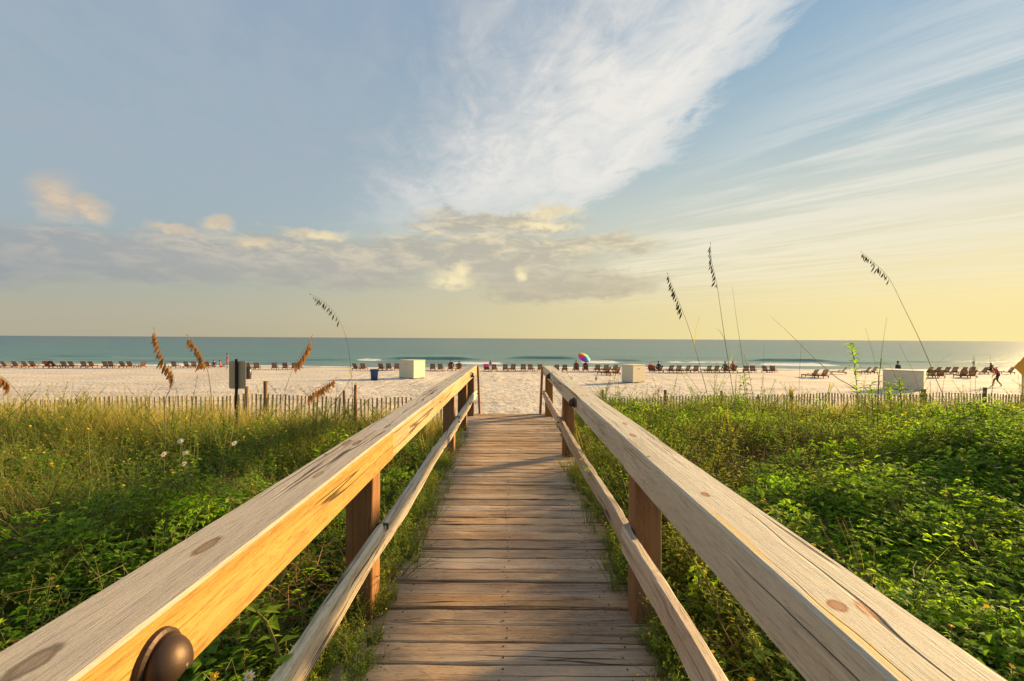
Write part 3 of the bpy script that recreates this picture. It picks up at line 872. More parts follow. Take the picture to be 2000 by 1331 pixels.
d = 8.6
c = at(462, 733, d); g = gz(c.x, c.y)
sg = tag(empty('sign', (c.x, c.y, g)), 'brown-grey back of rounded rectangular sign on dark post', 'sign')
mb = MB(); sign_plate(mb, 0.305, 0.50, 0.035, 0.004); mb.build('sign_panel', M_SIGNBACK, sg, (0, 0.03, c.z - g))
mb = MB()
for (bx, bz, sz) in ((0, 0, (0.03, 0.012)), ):
    mb.box((0, 0, (c.z - g + 0.29 - 0.3) / 2), (0.050, 0.034, c.z - g + 0.29 + 0.3), ch=0.006)
mb.build('post', M_BLACK, sg, (0, 0, 0))
for bz in (-0.17, 0.17):
    b = MB(); b.tube([(0, -0.024, c.z - g + bz), (0, -0.015, c.z - g + bz)], 0.010, 8); b.build('bolt_head', M_WIRE, sg)

c = at(1998, 717, 15.2); g = gz(c.x, c.y)
sg = tag(empty('sign', (c.x, c.y, g)), 'orange-yellow diamond sign on a thin post at right edge', 'sign')
mb = MB(); sign_plate(mb, 0.46, 0.46, 0.03, 0.004, True); mb.build('sign_panel', M_SIGNY, sg, (0, -0.03, c.z - g))
mb = MB(); mb.box((0, 0, (c.z - g - 0.1) / 2), (0.05, 0.035, c.z - g + 0.5), ch=0.004); mb.build('post', M_SIGNBACK, sg)

# ------------------------------------------------------------------ beach furniture
def box_on_beach(pxc, pyb, w_, dp, h_, rz, label):
    p = on_ground(pxc, pyb)
    t = tag(empty('storage_box', (p.x, p.y, p.z), rz), label, 'storage box', 'white storage boxes on the sand')
    th = 0.03
    for nm, c_, s_ in (('side_panel', (0, -dp / 2 + th / 2, h_ / 2), (w_, th, h_ - .1)), ('side_panel', (0, dp / 2 - th / 2, h_ / 2), (w_, th, h_ - .1)),
                       ('side_panel', (-w_ / 2 + th / 2, 0, h_ / 2), (th, dp - 2 * th - .002, h_ - .1)), ('side_panel', (w_ / 2 - th / 2, 0, h_ / 2), (th, dp - 2 * th - .002, h_ - .1))):
        b = MB(); b.box(c_, s_, ch=0.006); b.build(nm, M_BOX, t)
    b = MB(); b.box((0, 0, h_ - .02), (w_ + .05, dp + .05, .05), ch=0.01); b.build('lid', M_BOX, t)
    for sx in (-1, 1):
        b = MB(); b.box((sx * (w_ / 2 - .12), 0, .024), (.09, dp, .05), ch=.004); b.build('skid', M_STRINGER, t)
    b = MB(); b.box((0, -dp / 2 - .012, h_ * .78), (.16, .022, .05), ch=.005); b.build('hasp', M_WIRE, t)
    return t, p


box_on_beach(805, 739, 1.65, 1.38, 1.52, R(-32), 'white storage box left of the boardwalk with its right side sunlit')
box_on_beach(1237, 747, 1.55, 1.05, 1.36, R(40), 'white storage box just right of the boardwalk end')
bx3, p3 = box_on_beach(1766, 761, 1.60, 2.10, 1.30, R(45), 'low white storage box farther right behind the leafy stalks')

p = on_ground(731, 743)
t = tag(empty('trash_barrel', (p.x, p.y, p.z)), 'dark blue open-topped trash barrel on the sand left of boardwalk', 'trash can')
b = MB(); b.lathe([(0.0, 0.0), (0.235, 0.0), (0.26, 0.03), (0.285, 0.45), (0.31, 0.80), (0.30, 0.82), (0.285, 0.80), (0.26, 0.3), (0.0, 0.25)], 20); b.build('barrel', M_BIN, t, smooth_shade=True)
b = MB(); b.lathe([(0.312, 0.74), (0.345, 0.75), (0.35, 0.80), (0.345, 0.86), (0.315, 0.87), (0.30, 0.84), (0.305, 0.80)], 20); b.build('rim', M_BIN, t, smooth_shade=True)
for s in (-1, 1):
    b = MB(); b.tube([(s * .33, -.08, .76), (s * .39, -.06, .72), (s * .39, .06, .72), (s * .33, .08, .76)], .014, 6); b.build('handle', M_BIN, t)
p = on_ground(484, 741)
t = tag(empty('trash_barrel', (p.x, p.y, p.z)), 'dark grey trash barrel mostly hidden behind the grey-backed sign', 'trash can')
b = MB(); b.lathe([(0.0, 0.0), (0.22, 0.0), (0.24, 0.03), (0.27, 0.45), (0.29, 0.85), (0.27, 0.87), (0.25, 0.83), (0.22, 0.3), (0.0, 0.25)], 18); b.build('barrel', M_BINLINER, t, smooth_shade=True)
b = MB(); b.lathe([(0.292, 0.78), (0.32, 0.79), (0.32, 0.86), (0.29, 0.87)], 18); b.build('rim', M_BINLINER, t, smooth_shade=True)
p = on_ground(1164, 744)
st_ = MB(); st_.tube([(0, 0, -.1), (0.01, 0, .22), (0.02, 0.01, .34)], [.05, .06, .045], 7); tag(st_.build('mooring_stub', M_BLACK, None, p), 'short dark stub standing in the sand past the right railing', 'stub')


def make_lounger():
    """low wooden beach lounger, head end towards -Y, raised slatted back"""
    t = empty('beach_lounger')
    b = MB()
    for sx in (-1, 1): b.box((sx * .31, .55, .27), (.05, 1.75, .09), ch=.006)
    b.box((0, 1.40, .27), (.57, .05, .09)); b.box((0, -.28, .27), (.57, .05, .09))
    b.build('side_frame', M_CHAIR, t)
    for k in range(9):
        b = MB(); b.box((0, .20 + .135 * k, .327), (.64, .10, .022)); b.build('seat_slat', M_CHAIR, t)
    a = R(32)
    bk = MB()
    for sx in (-1, 1):
        M = Matrix.Rotation(a, 3, 'X'); bk.box(M @ Vector((sx * .27, 0, .40)) + Vector((0, .14, .30)), (.05, .035, .82), M)
    bo = bk.build('back_frame', M_CHAIR, t)
    for k in range(5):
        M = Matrix.Rotation(a, 3, 'X'); b = MB(); b.box(M @ Vector((0, -.028, .14 + .155 * k)) + Vector((0, .14, .30)), (.64, .02, .125), M); b.build('back_slat', M_CHAIR, bo)
    for sx in (-1, 1):
        for yy in (-.22, 1.33):
            b = MB(); b.box((sx * .31, yy, .11), (.07, .07, .24), ch=.005); b.build('leg', M_CHAIR, t)
    for sx in (-1, 1):
        b = MB(); b.box((sx * .36, .28, .50), (.09, .62, .03), ch=.005); b.box((sx * .36, .52, .40), (.05, .05, .20)); b.build('armrest', M_CHAIR, t)
    return t


ORD = ['first', 'second', 'third', 'fourth', 'fifth', 'sixth', 'seventh', 'eighth', 'ninth', 'tenth', 'eleventh', 'twelfth', 'thirteenth', 'fourteenth', 'fifteenth', 'sixteenth', 'seventeenth', 'eighteenth', 'nineteenth', 'twentieth']
ROWS = [
    ('counting right from the left picture edge', 719.5, [(8, 0), (30, 0), (49, 0), (64, 0), (92, 0), (104, 0), (125, 0), (140, 0), (164, 0), (179, 0), (206, 0), (217, 0), (239, 0), (254, 0), (279, .9), (340, 0), (364, 0), (379, 0), (405, 0)]),
    ('counting right from the grey-backed sign', 722.5, [(484, 0), (501, .2), (536, .2), (557, .2), (575, .2)]),
    ('counting right from the rusty stake', 724, [(694, 0), (709, 0), (744, 0), (759, 0), (775, 0)]),
    ('counting right from the box left of the boardwalk', 724.6, [(845, 0), (860, -.1), (880, 0), (896, 0)]),
    ('counting right across the boardwalk opening', 725.6, [(950, 0), (965, 0), (987, 0), (1002, 0), (1022, 0), (1036, 0), (1055, 0)]),
    ('counting right from the far end of the right railing', 726.5, [(1087, 0), (1103, 0), (1126, 0), (1144, 0), (1167, 0), (1183, 0), (1201, 0)]),
    ('counting right from the box beside the boardwalk end', 728.5, [(1274, 0), (1289, .1), (1310, .1), (1325, .1), (1343, .15), (1359, .15), (1384, .2), (1399, .2), (1418, .2), (1434, .2), (1457, -.3), (1470, -.3), (1494, -.7), (1509, -.7)]),
    ('counting right from the tallest leafy stalk', 731.5, [(1648, .6), (1694, .5), (1707, .5)]),
    ('counting right from the low box', 731.5, [(1815, .1), (1831, .1), (1849, .1), (1864, .1), (1882, .1), (1898, .1), (1923, .3), (1940, .3), (1974, .3)]),
]
NEAR = [('in the pair left of the box beside the boardwalk end', 733.5, [(1186, .5), (1205, .3)]), ('in the lone pair left of the tallest leafy stalk', 739, [(1591, .35), (1610, .35)]),
        ('nearer the camera, right of the low box', 739, [(1819, -.3), (1837, -.3), (1881, -.3), (1899, -.3)])]
proto = make_lounger(); first = True
chairs = {}
for (where, py, lst) in ROWS + NEAR:
    near = (where, py, lst) in NEAR
    for i, (px, yaw) in enumerate(lst):
        p = on_ground(px, py)
        o = proto if first else copy_tree(proto)
        first = False
        o.location = p; o.rotation_euler = (0, 0, yaw + random.gauss(0, .12) + (px - 1000) * -0.0001)
        o.scale = (.82, .82, .80)
        tag(o, ('brown wooden beach lounger %s %s' % (ORD[i], where)) if not near else ('%s lounger from left %s' % (ORD[i].capitalize() + ' brown', where)), 'lounger', 'wooden beach loungers along the shore')
        chairs[px] = o

# rainbow parasol
def parasol(px, py, d, r_, tilt, cols, label):
    hub = at(px, py, d); g = gz(hub.x, hub.y)
    t = tag(empty('beach_umbrella', (hub.x, hub.y, g)), label, 'umbrella')
    M = Matrix.Rotation(tilt[1], 3, 'Y') @ Matrix.Rotation(tilt[0], 3, 'X')
    h = hub.z - g
    n = len(cols)
    for k in range(n):
        b = MB(); v = []; f = []
        J = 5; A = 3
        for j in range(J + 1):
            rr = j / J
            for q in range(A + 1):
                a = 2 * math.pi * (k + q / A) / n + .3
                sc_ = 1 - .06 * math.sin(math.pi * q / A) * rr
                v.append(M @ Vector((math.cos(a) * r_ * rr * sc_, math.sin(a) * r_ * rr * sc_, .30 * r_ * (1 - rr ** 1.6))) + Vector((0, 0, h)))
        for j in range(J):
            for q in range(A): f.append((j * (A + 1) + q, j * (A + 1) + q + 1, (j + 1) * (A + 1) + q + 1, (j + 1) * (A + 1) + q))
        b.add(v, f); b.build('canopy_panel', simple('parasol cloth %d' % k, cols[k], .7), t)
    b = MB(); top = M @ Vector((0, 0, .33 * r_)) + Vector((0, 0, h)); mid_ = M @ Vector((0, 0, -.35)) + Vector((0, 0, h))
    b.tube([(mid_.x * 1.1, mid_.y, -.3), mid_, top], .018, 7); b.build('pole', M_BOX, t)
    return t


RB = [(.75, .05, .25), (.72, .20, .02), (.80, .42, .03), (.45, .62, .10), (.03, .50, .30), (.02, .38, .60), (.03, .08, .50), (.30, .05, .45)]
cp = on_ground(1140, 727)
parasol(1141, 699, cp.y + .6, 0.78, (R(36), R(26)), [RB[i] for i in (4, 3, 2, 1, 0, 7, 6, 5)], 'rainbow beach umbrella leaning beside maroon seats')

# ------------------------------------------------------------------ people
SKIN = simple('skin', (0.36, 0.18, 0.11), .55, 0, .1)
HAIR = simple('dark hair', (0.02, 0.013, 0.009), .6)


def person(loc, rz, pose, shirt, shorts, label, sc=1.0, hat=None):
    """one continuous skinned body; pose = joint positions in metres"""
    J = dict(pelvis=(0, 0, .95), spine=(0, 0, 1.15), chest=(0, 0, 1.36), neck=(0, 0, 1.50), head=(0, .01, 1.60), crown=(0, .01, 1.74),
             ls=(-.18, 0, 1.42), le=(-.24, -.02, 1.14), lw=(-.25, .06, .90), lh=(-.25, .09, .82), rs=(.18, 0, 1.42), re=(.24, -.02, 1.14), rw=(.25, .06, .90), rh=(.25, .09, .82),
             lp=(-.10, 0, .92), lk=(-.11, .02, .50), la=(-.11, -.02, .09), lt=(-.12, .14, .03), rp=(.10, 0, .92), rk=(.11, .02, .50), ra=(.11, -.02, .09), rt=(.12, .14, .03))
    J.update(pose)
    rad = dict(pelvis=.14, spine=.125, chest=.15, neck=.055, head=.085, crown=.075, ls=.062, le=.046, lw=.032, lh=.034, lp=.095, lk=.062, la=.042, lt=.035)
    for k in list(rad):
        if k[0] == 'l' and len(k) == 2: rad['r' + k[1]] = rad[k]
    B = [('pelvis', 'spine', 1), ('spine', 'chest', 1), ('chest', 'neck', 0), ('neck', 'head', 0), ('head', 'crown', 0)]
    for s in 'lr':
        B += [('chest', s + 's', 1), (s + 's', s + 'e', 1), (s + 'e', s + 'w', 0), (s + 'w', s + 'h', 0), ('pelvis', s + 'p', 2), (s + 'p', s + 'k', 2), (s + 'k', s + 'a', 0), (s + 'a', s + 't', 0)]
    names = list(J); idx = {n: i for i, n in enumerate(names)}
    vs_ = [Vector(J[n]) for n in names]; es = [(idx[a], idx[b]) for a, b, _ in B]
    rads = [rad[n] for n in names]
    hand_chain = []
    for s, sg_ in (('l', -1), ('r', 1)):       # five fingers on each hand
        w0, h0 = Vector(J[s + 'w']), Vector(J[s + 'h']); dr = (h0 - w0).normalized()
        side = dr.cross(Vector((0, 0, 1)) if abs(dr.z) < .9 else Vector((1, 0, 0))).normalized()
        for q, (o_, l_) in enumerate(((-.03, .06), (-.010, .085), (.010, .09), (.028, .08), (.045, .06))):
            a_ = h0 + side * o_ * (.9) + dr * (.0 if q < 4 else -.03)
            dd = (dr + side * (.25 * o_ / .03 if q < 4 else .8)).normalized()
            hand_chain.append((a_, a_ + dd * l_ * .55, a_ + dd * l_))
    me = bpy.data.meshes.new('person'); me.from_pydata(vs_, es, []); tmp = bpy.data.objects.new('person_skeleton', me); COL.objects.link(tmp)
    md = tmp.modifiers.new('skin', 'SKIN'); md.use_smooth_shade = True
    for i, sv in enumerate(me.skin_vertices[0].data):
        sv.radius = (rads[i], rads[i] * (.82 if names[i] in ('pelvis', 'spine', 'chest') else 1)); sv.use_root = names[i] == 'pelvis'
    sb = tmp.modifiers.new('sub', 'SUBSURF'); sb.levels = sb.render_levels = 1
    dg = bpy.context.evaluated_depsgraph_get()
    m2 = bpy.data.meshes.new_from_object(tmp.evaluated_get(dg))
    bpy.data.objects.remove(tmp)
    bm = bmesh.new(); bm.from_mesh(m2)
    for ch in hand_chain:
        mb = MB(); mb.tube(ch, [.010, .009, .007], 5)
        vv = [bm.verts.new(v) for v in mb.v]
        for f in mb.f: bm.faces.new([vv[i] for i in f])
    bm.to_mesh(m2); bm.free()
    m2.name = 'person'; m2.materials.clear()
    for mm in (SKIN, shirt or SKIN, shorts): m2.materials.append(mm)
    for pl in m2.polygons:
        pl.use_smooth = True
        best, bi = 1e9, 0
        for a, b, mi in B:
            A_, B_ = Vector(J[a]), Vector(J[b]); ab = B_ - A_
            tt = max(0, min(1, (pl.center - A_).dot(ab) / max(ab.dot(ab), 1e-6))); dist = (pl.center - A_ - ab * tt).length - (rad[a] + rad[b]) / 2
            if dist < best: best, bi = dist, mi
        pl.material_index = bi
    o = bpy.data.objects.new('person', m2); COL.objects.link(o)
    o.location = loc; o.rotation_euler = (0, 0, rz); o.scale = (sc, sc, sc)
    tag(o, label, 'person')
    # hair as a shaped cap (or a hat)
    hd, cr = Vector(J['head']), Vector(J['crown']); ax = (cr - hd).normalized(); c0 = hd.lerp(cr, .62)
    mb = MB(); v = []; f = []; n, K = 12, 5
    q = Vector((0, 0, 1)).rotation_difference(ax)
    for k in range(K + 1):
        ph = math.pi * .58 * k / K
        for i in range(n):
            a = 2 * math.pi * i / n; low_ = 1.0 + (.28 if math.sin(a) < -.2 and k == K else 0)
            v.append(c0 + q @ Vector((math.cos(a) * math.sin(ph) * .095, math.sin(a) * math.sin(ph) * .105 - .006, math.cos(ph) * .105 * low_)))
    for k in range(K):
        for i in range(n): f.append((k * n + i, k * n + (i + 1) % n, (k + 1) * n + (i + 1) % n, (k + 1) * n + i))
    mb.add(v, f)
    mb.build('hair' if not hat else 'hat', hat or HAIR, o, smooth_shade=True)
    # face: nose and two eyes
    fr = q @ Vector((0, 1, 0)); c1 = hd.lerp(cr, .25)
    mb = MB(); mb.tube([c1 + fr * .075 + ax * .03, c1 + fr * .105 - ax * .005], [.010, .016], 5); mb.build('nose', SKIN, o)
    for s in (-1, 1):
        mb = MB(); e = c1 + fr * .082 + ax * .035 + (q @ Vector((s * .03, 0, 0))); mb.tube([e, e + fr * .006], .010, 6); mb.build('eye', HAIR, o)
    return o


def cloth(name, c): return simple(name, c, .85, 0, .12)


SIT = dict(pelvis=(0, 0, .40), spine=(0, -.03, .60), chest=(0, -.06, .80), neck=(0, -.04, .95), head=(0, -.02, 1.05), crown=(0, -.01, 1.19),
           ls=(-.18, -.05, .87), le=(-.27, .05, .64), lw=(-.22, .25, .52), lh=(-.20, .32, .51), rs=(.18, -.05, .87), re=(.27, .05, .64), rw=(.22, .25, .52), rh=(.20, .32, .51),
           lp=(-.10, .02, .40), lk=(-.13, .42, .56), la=(-.13, .62, .36), lt=(-.13, .74, .36), rp=(.10, .02, .40), rk=(.13, .42, .56), ra=(.13, .62, .36), rt=(.13, .74, .36))
WALK = dict(pelvis=(0, 0, .90), spine=(0, .06, 1.08), chest=(0, .17, 1.26), neck=(0, .27, 1.36), head=(0, .34, 1.43), crown=(0, .39, 1.55),
            ls=(-.18, .19, 1.30), le=(-.25, .22, 1.02), lw=(-.24, .36, .82), lh=(-.23, .41, .76), rs=(.18, .19, 1.30), re=(.25, .05, 1.05), rw=(.26, .02, .80), rh=(.26, .04, .72),
            lp=(-.10, 0, .88), lk=(-.11, .27, .52), la=(-.11, .33, .10), lt=(-.12, .48, .04), rp=(.10, 0, .88), rk=(.11, .04, .48), ra=(.11, -.22, .11), rt=(.12, -.10, .03))
STAND = {}
C_RED, C_DARK, C_MAROON, C_NAVY = cloth('red cloth', (.42, .07, .035)), cloth('dark cloth', (.02, .03, .035)), cloth('maroon cloth', (.16, .015, .03)), cloth('navy cloth', (.03, .05, .12))
C_PINK, C_ORANGE, C_GREY, C_SALMON = cloth('pink cloth', (.70, .08, .22)), cloth('orange cloth', (.35, .10, .03)), cloth('grey cloth', (.14, .13, .12)), cloth('salmon cloth', (.55, .16, .10))

p = on_ground(1950, 757)
person(p, R(62), WALK, C_RED, C_DARK, 'person in red top and dark shorts stooping as they walk the sand', .98)
v = Vector((0, 0, 0)); q_ = on_ground(1778, 750)
person(q_ + Vector((0.0, 1.2, 0)), R(10), STAND, C_DARK, C_DARK, 'person in dark clothes and cap standing behind the low box', .95, hat=C_DARK)
for (px, shirt, short, lab, dy_) in ((880, C_DARK, C_DARK, 'taller dark-clad person sitting on a lounger by the left railing end', .28), (896, C_DARK, C_DARK, 'lower dark-clad person reclining beside the taller sitter', .28),
                                     (1418, C_GREY, C_DARK, 'person in grey top sitting up, left of the one in orange', .28), (1434, C_ORANGE, C_ORANGE, 'person in orange top sitting up on shoreline lounger', .28),
                                     (1289, C_DARK, C_DARK, 'dark-clad person on a lounger right of the red beach bag', .28),
                                     (1126, C_MAROON, C_MAROON, 'left of two people in maroon under the rainbow umbrella', .28), (1144, C_MAROON, C_MAROON, 'right of two people in maroon under the rainbow umbrella', .28),
                                     (1940, C_DARK, C_DARK, 'dark-clad person sitting on a lounger beyond the walker in red', .28)):
    ch = chairs[px]
    M = Matrix.Rotation(ch.rotation_euler.z, 3, 'Z')
    pose = SIT if 'reclining' not in lab else {k: (x, y, z * .8) for k, (x, y, z) in SIT.items()}
    person(ch.location + M @ Vector((0, dy_ - .03, .02 if 'reclining' not in lab else .08)), ch.rotation_euler.z + random.uniform(-.15, .15), pose, shirt, short, lab)
for (px, py, pose, a, shirt, short, lab) in ((418, 718, SIT, .6, C_NAVY, C_DARK, 'person in navy sitting left of the grey-backed sign'), (430, 719, SIT, -.9, C_SALMON, C_RED, 'person in salmon top sitting in the middle beside the sign'), (444, 720.5, STAND, 2.2, C_RED, C_RED, 'person in red standing partly hidden by the grey-backed sign')):
    p = on_ground(px, py); person(p + Vector((0, 0, -.05 if pose is SIT else 0)) - Vector((0, 0, .22 if pose is SIT else 0)), a, pose, shirt, short, lab)
v = ray(958, 699); dsw = 74.0; p = at(958, 699, dsw)
person(Vector((p.x, p.y, -3.65)), R(-30), STAND, None, C_DARK, 'dark-haired swimmer standing in the water beyond the boardwalk end')

# towels and bags
def towel(px, lab, cl, wdt=.62):
    ch = chairs[px]
    a = R(32); v = []; f = []; n = 10
    prof = [(-.44, .62), (-.385, .93), (-.37, 1.02), (-.30, 1.03), (-.19, .85), (-.03, .58), (.13, .37), (.35, .352), (.7, .352), (1.1, .352), (1.28, .35), (1.30, .22)]
    for i, (yy, zz) in enumerate(prof):
        for k in range(5):
            v.append(((k / 4 - .5) * wdt + random.uniform(-.01, .01), yy - .02, zz + random.uniform(0, .012)))
    for i in range(len(prof) - 1):
        for k in range(4): f.append((i * 5 + k, i * 5 + k + 1, (i + 1) * 5 + k + 1, (i + 1) * 5 + k))
    o = obj('towel', v, f, cl, None, ch.location); o.rotation_euler = ch.rotation_euler; o.scale = ch.scale
    md = o.modifiers.new('thickness', 'SOLIDIFY'); md.thickness = .008
    return tag(o, lab, 'towel')


towel(92, 'red towel draped over a lounger near the left picture edge', C_RED)
towel(104, 'dark red towel draped over the lounger right of the red one', C_MAROON)
towel(950, 'pink towel hanging over the first lounger in the boardwalk opening', C_PINK, .70)
ch = chairs[1274]
mb = MB(); mb.lathe([(0, .0), (.26, .0), (.34, .14), (.36, .34), (.30, .52), (.18, .60), (0, .60)], 14); mb.tube([(-.18, 0, .58), (-.12, 0, .74), (.12, 0, .74), (.18, 0, .58)], .018, 6)
tag(mb.build('beach_bag', cloth('bright red cloth', (.62, .035, .03)), None, ch.location + Vector((-.02, .45, .27)), True), 'round bright red beach bag on lounger right of the box', 'bag')

# ------------------------------------------------------------------ vegetation
M_WEED = foliage('weed leaves', [(.115, .21, .034), (.16, .25, .04), (.225, .285, .047), (.125, .22, .036), (.28, .295, .055)], .50, .65, patch=.5, warm=(.32, .26, .05))
M_VINE = foliage('vine leaves', [(.12, .23, .03), (.18, .31, .038), (.25, .36, .046), (.14, .26, .034)], .60, .65, patch=.35, warm=(.28, .29, .04))
M_FERN = foliage('ragweed leaves', [(.08, .17, .03), (.11, .21, .036), (.15, .23, .04)], .42, .65, patch=.2)
M_GRASS = foliage('grass blades', [(.15, .20, .038), (.21, .23, .048), (.30, .27, .06), (.17, .21, .04)], .42, .65, patch=.65, warm=(.46, .33, .085))
M_GOLD = foliage('dry gold grass', [(.44, .36, .10), (.33, .29, .08), (.50, .39, .13), (.24, .26, .06)], .45, .7, patch=.4, warm=(.48, .34, .10))
M_DRY = foliage('dry stems', [(.34, .20, .09), (.26, .15, .07), (.44, .28, .14)], .15, .8, patch=0)
M_STEM = foliage('green stems', [(.09, .13, .035), (.15, .14, .045), (.13, .09, .035)], .15, .7, patch=0)
M_YFLOW = foliage('yellow petals', [(.72, .50, .04), (.66, .42, .03), (.78, .58, .08)], .3, .7, patch=0)
M_PETAL = foliage('white petals', [(.78, .74, .64), (.72, .68, .58)], .3, .7, patch=0)
M_OAT = foliage('sea oat spikelets', [(.48, .34, .15), (.38, .26, .11), (.56, .41, .19)], .5, .8, patch=0)
M_OATD = foliage('dark oat spikelets', [(.14, .095, .05), (.11, .075, .04), (.20, .14, .07)], .3, .8, patch=0)
M_CANE = foliage('oat stems', [(.30, .24, .10), (.24, .20, .08)], .15, .7, patch=0)
U = random.uniform
VEG_MATS = [M_WEED, M_STEM, M_YFLOW, M_VINE, M_FERN, M_GRASS, M_GOLD, M_DRY]


def flower(mb, c, r_, m, n=7, up=Vector((0, 0, 1))):
    t1 = up.orthogonal().normalized(); t2 = up.cross(t1)
    for k in range(n):
        a = 2 * math.pi * k / n; dv = t1 * math.cos(a) + t2 * math.sin(a); sv = t2 * math.cos(a) - t1 * math.sin(a)
        mb.add([c, c + dv * r_ * .6 + sv * r_ * .28 + up * r_ * .1, c + dv * r_, c + dv * r_ * .6 - sv * r_ * .28 + up * r_ * .1], [(0, 1, 2, 3)], m)


def weed_clump(h, nst, spread, fl=0.0, lm=0, ll=.04, lw=.011, dens_=26):
    mb = MB()
    for s in range(nst):
        a = U(0, 6.28); r0 = spread * math.sqrt(U(0, 1)) * .6
        p = Vector((math.cos(a) * r0, math.sin(a) * r0, -.03)); lean = Vector((math.cos(a), math.sin(a), 0)) * U(.1, .65)
        H = h * U(.6, 1.1); pts = []
        for k in range(5):
            t = k / 4; pts.append(p + lean * H * t * t * .9 + Vector((U(-.012, .012), U(-.012, .012), H * t)))
        mb.tube(pts, [.0032, .003, .0026, .002, .0012], 3, 1, caps=False)
        n = int(dens_ * U(.8, 1.2))
        for i in range(n):
            t = U(.12, 1.0); k = min(3, int(t * 4)); q = pts[k].lerp(pts[k + 1], t * 4 - k)
            aa = i * 2.4 + U(-.4, .4); dv = Vector((math.cos(aa), math.sin(aa), U(.1, .9)))
            L = ll * U(.6, 1.25) * (1.15 - .5 * t)
            mb.leaf(q, dv, Vector((0, 0, 1)), L, lw * U(.8, 1.3), lm, U(.05, .4))
        if U(0, 1) < .5:
            for q2 in range(2):      # a side twig
                t = U(.4, .8); k = int(t * 4); q = pts[k].lerp(pts[k + 1], t * 4 - k); aa = U(0, 6.28)
                e = q + Vector((math.cos(aa), math.sin(aa), 1.0)) * H * .22
                mb.tube([q, e], [.0018, .001], 3, 1, caps=False)
                for i in range(9):
                    mb.leaf(q.lerp(e, i / 8), Vector((math.cos(aa + i * 2.4), math.sin(aa + i * 2.4), .5)), Vector((0, 0, 1)), ll * .7, lw * .9, lm, .2)
                if U(0, 1) < fl: flower(mb, e, U(.005, .008), 2, 7, Vector((U(-.4, .4), U(-.6, .2), 1)).normalized())
        if U(0, 1) < fl: flower(mb, pts[-1] + Vector((0, 0, .004)), U(.006, .010), 2, 8, Vector((U(-.5, .5), U(-.7, .2), 1)).normalized())
    return mb


def grass_clump(n, L, Wd, m, spread=.06, curve=1.1, m2=None):
    mb = MB()
    for k in range(n):
        a = U(0, 6.28); r0 = spread * U(0, 1)
        mb.blade((math.cos(a) * r0, math.sin(a) * r0, -.03), a + U(-.6, .6), U(.02, .45), L * U(.55, 1.15), Wd * U(.7, 1.2), U(.2, curve), m if (m2 is None or U(0, 1) < .65) else m2, 5)
    return mb


def vine_clump(n, sp, h, ls):
    mb = MB()
    for k in range(5):
        a = U(0, 6.28); pts = [Vector((0, 0, .02))]
        for i in range(5): pts.append(pts[-1] + Vector((math.cos(a) * sp * .28, math.sin(a) * sp * .28, h * .26 * (1 if i < 3 else -.4)))); a += U(-.5, .5)
        mb.tube(pts, .0022, 3, 1, caps=False)
    for k in range(n):
        a = U(0, 6.28); r0 = sp * math.sqrt(U(0, 1)); z = h * (1 - (r0 / sp) ** 2) * U(.45, 1.05) + .02
        c = Vector((math.cos(a) * r0, math.sin(a) * r0, z)); aa = U(0, 6.28); L = ls * U(.55, 1.2)
        dv = Vector((math.cos(aa), math.sin(aa), U(-.15, .55)))
        if U(0, 1) < .55:      # three leaflets
            for o_ in (-.8, 0, .8): mb.leaf(c, Vector((math.cos(aa + o_), math.sin(aa + o_), dv.z)), Vector((0, 0, 1)), L * .8, L * .5, 3, U(0, .3), .15)
        else:
            mb.leaf(c, dv, Vector((0, 0, 1)), L, L * .72, 3, U(0, .3), .15)
    return mb


def fern_clump(n, h):
    mb = MB()
    for k in range(n):
        a = U(0, 6.28); st0 = Vector((U(-.05, .05), U(-.05, .05), U(0, h * .8))); dv = Vector((math.cos(a), math.sin(a), U(.25, 1.0))).normalized()
        L = U(.09, .17)
        side = dv.cross(Vector((0, 0, 1))).normalized()
        for i in range(7):
            q = st0 + dv * L * (i / 7) - Vector((0, 0, (i / 7) ** 2 * L * .25)); ll = L * .34 * (1 - abs(i - 2.5) / 6)
            for s in (-1, 1): mb.leaf(q, side * s + dv * .75, Vector((0, 0, 1)), ll, ll * .32, 4, .15, .15)
        mb.leaf(st0 + dv * L * .95 - Vector((0, 0, L * .24)), dv - Vector((0, 0, .4)), Vector((0, 0, 1)), L * .25, L * .09, 4)
        mb.tube([st0, st0 + dv * L * .5 - Vector((0, 0, L * .06)), st0 + dv * L - Vector((0, 0, L * .25))], .0013, 3, 1, caps=False)
    mb.tube([(0, 0, -.03), (.01, 0, h * .5), (0, .02, h)], .003, 3, 1, caps=False)
    return mb


def dry_clump(n, sp):
    mb = MB()
    for k in range(n):
        a = U(0, 6.28); p = Vector((U(-sp, sp) * .6, U(-sp, sp) * .6, U(0, .1))); pts = [p]; el_ = U(.2, 1.1)
        for i in range(5):
            p = p + Vector((math.cos(a) * math.cos(el_), math.sin(a) * math.cos(el_), math.sin(el_))) * sp * .32; pts.append(p); a += U(-.6, .6); el_ -= U(0, .5)
        mb.tube(pts, [.003, .0026, .0022, .002, .0016, .001], 3, 7, caps=False)
    return mb


def proto_collection(name, mbs):
    c = bpy.data.collections.new(name)
    for i, mb in enumerate(mbs):
        me = bpy.data.meshes.new('%s_%02d' % (name, i)); me.from_pydata(mb.v, [], mb.f)
        for mm in VEG_MATS: me.materials.append(mm)
        me.polygons.foreach_set('material_index', mb.m); me.update()
        c.objects.link(bpy.data.objects.new('%s_%02d' % (name, i), me))
    return c


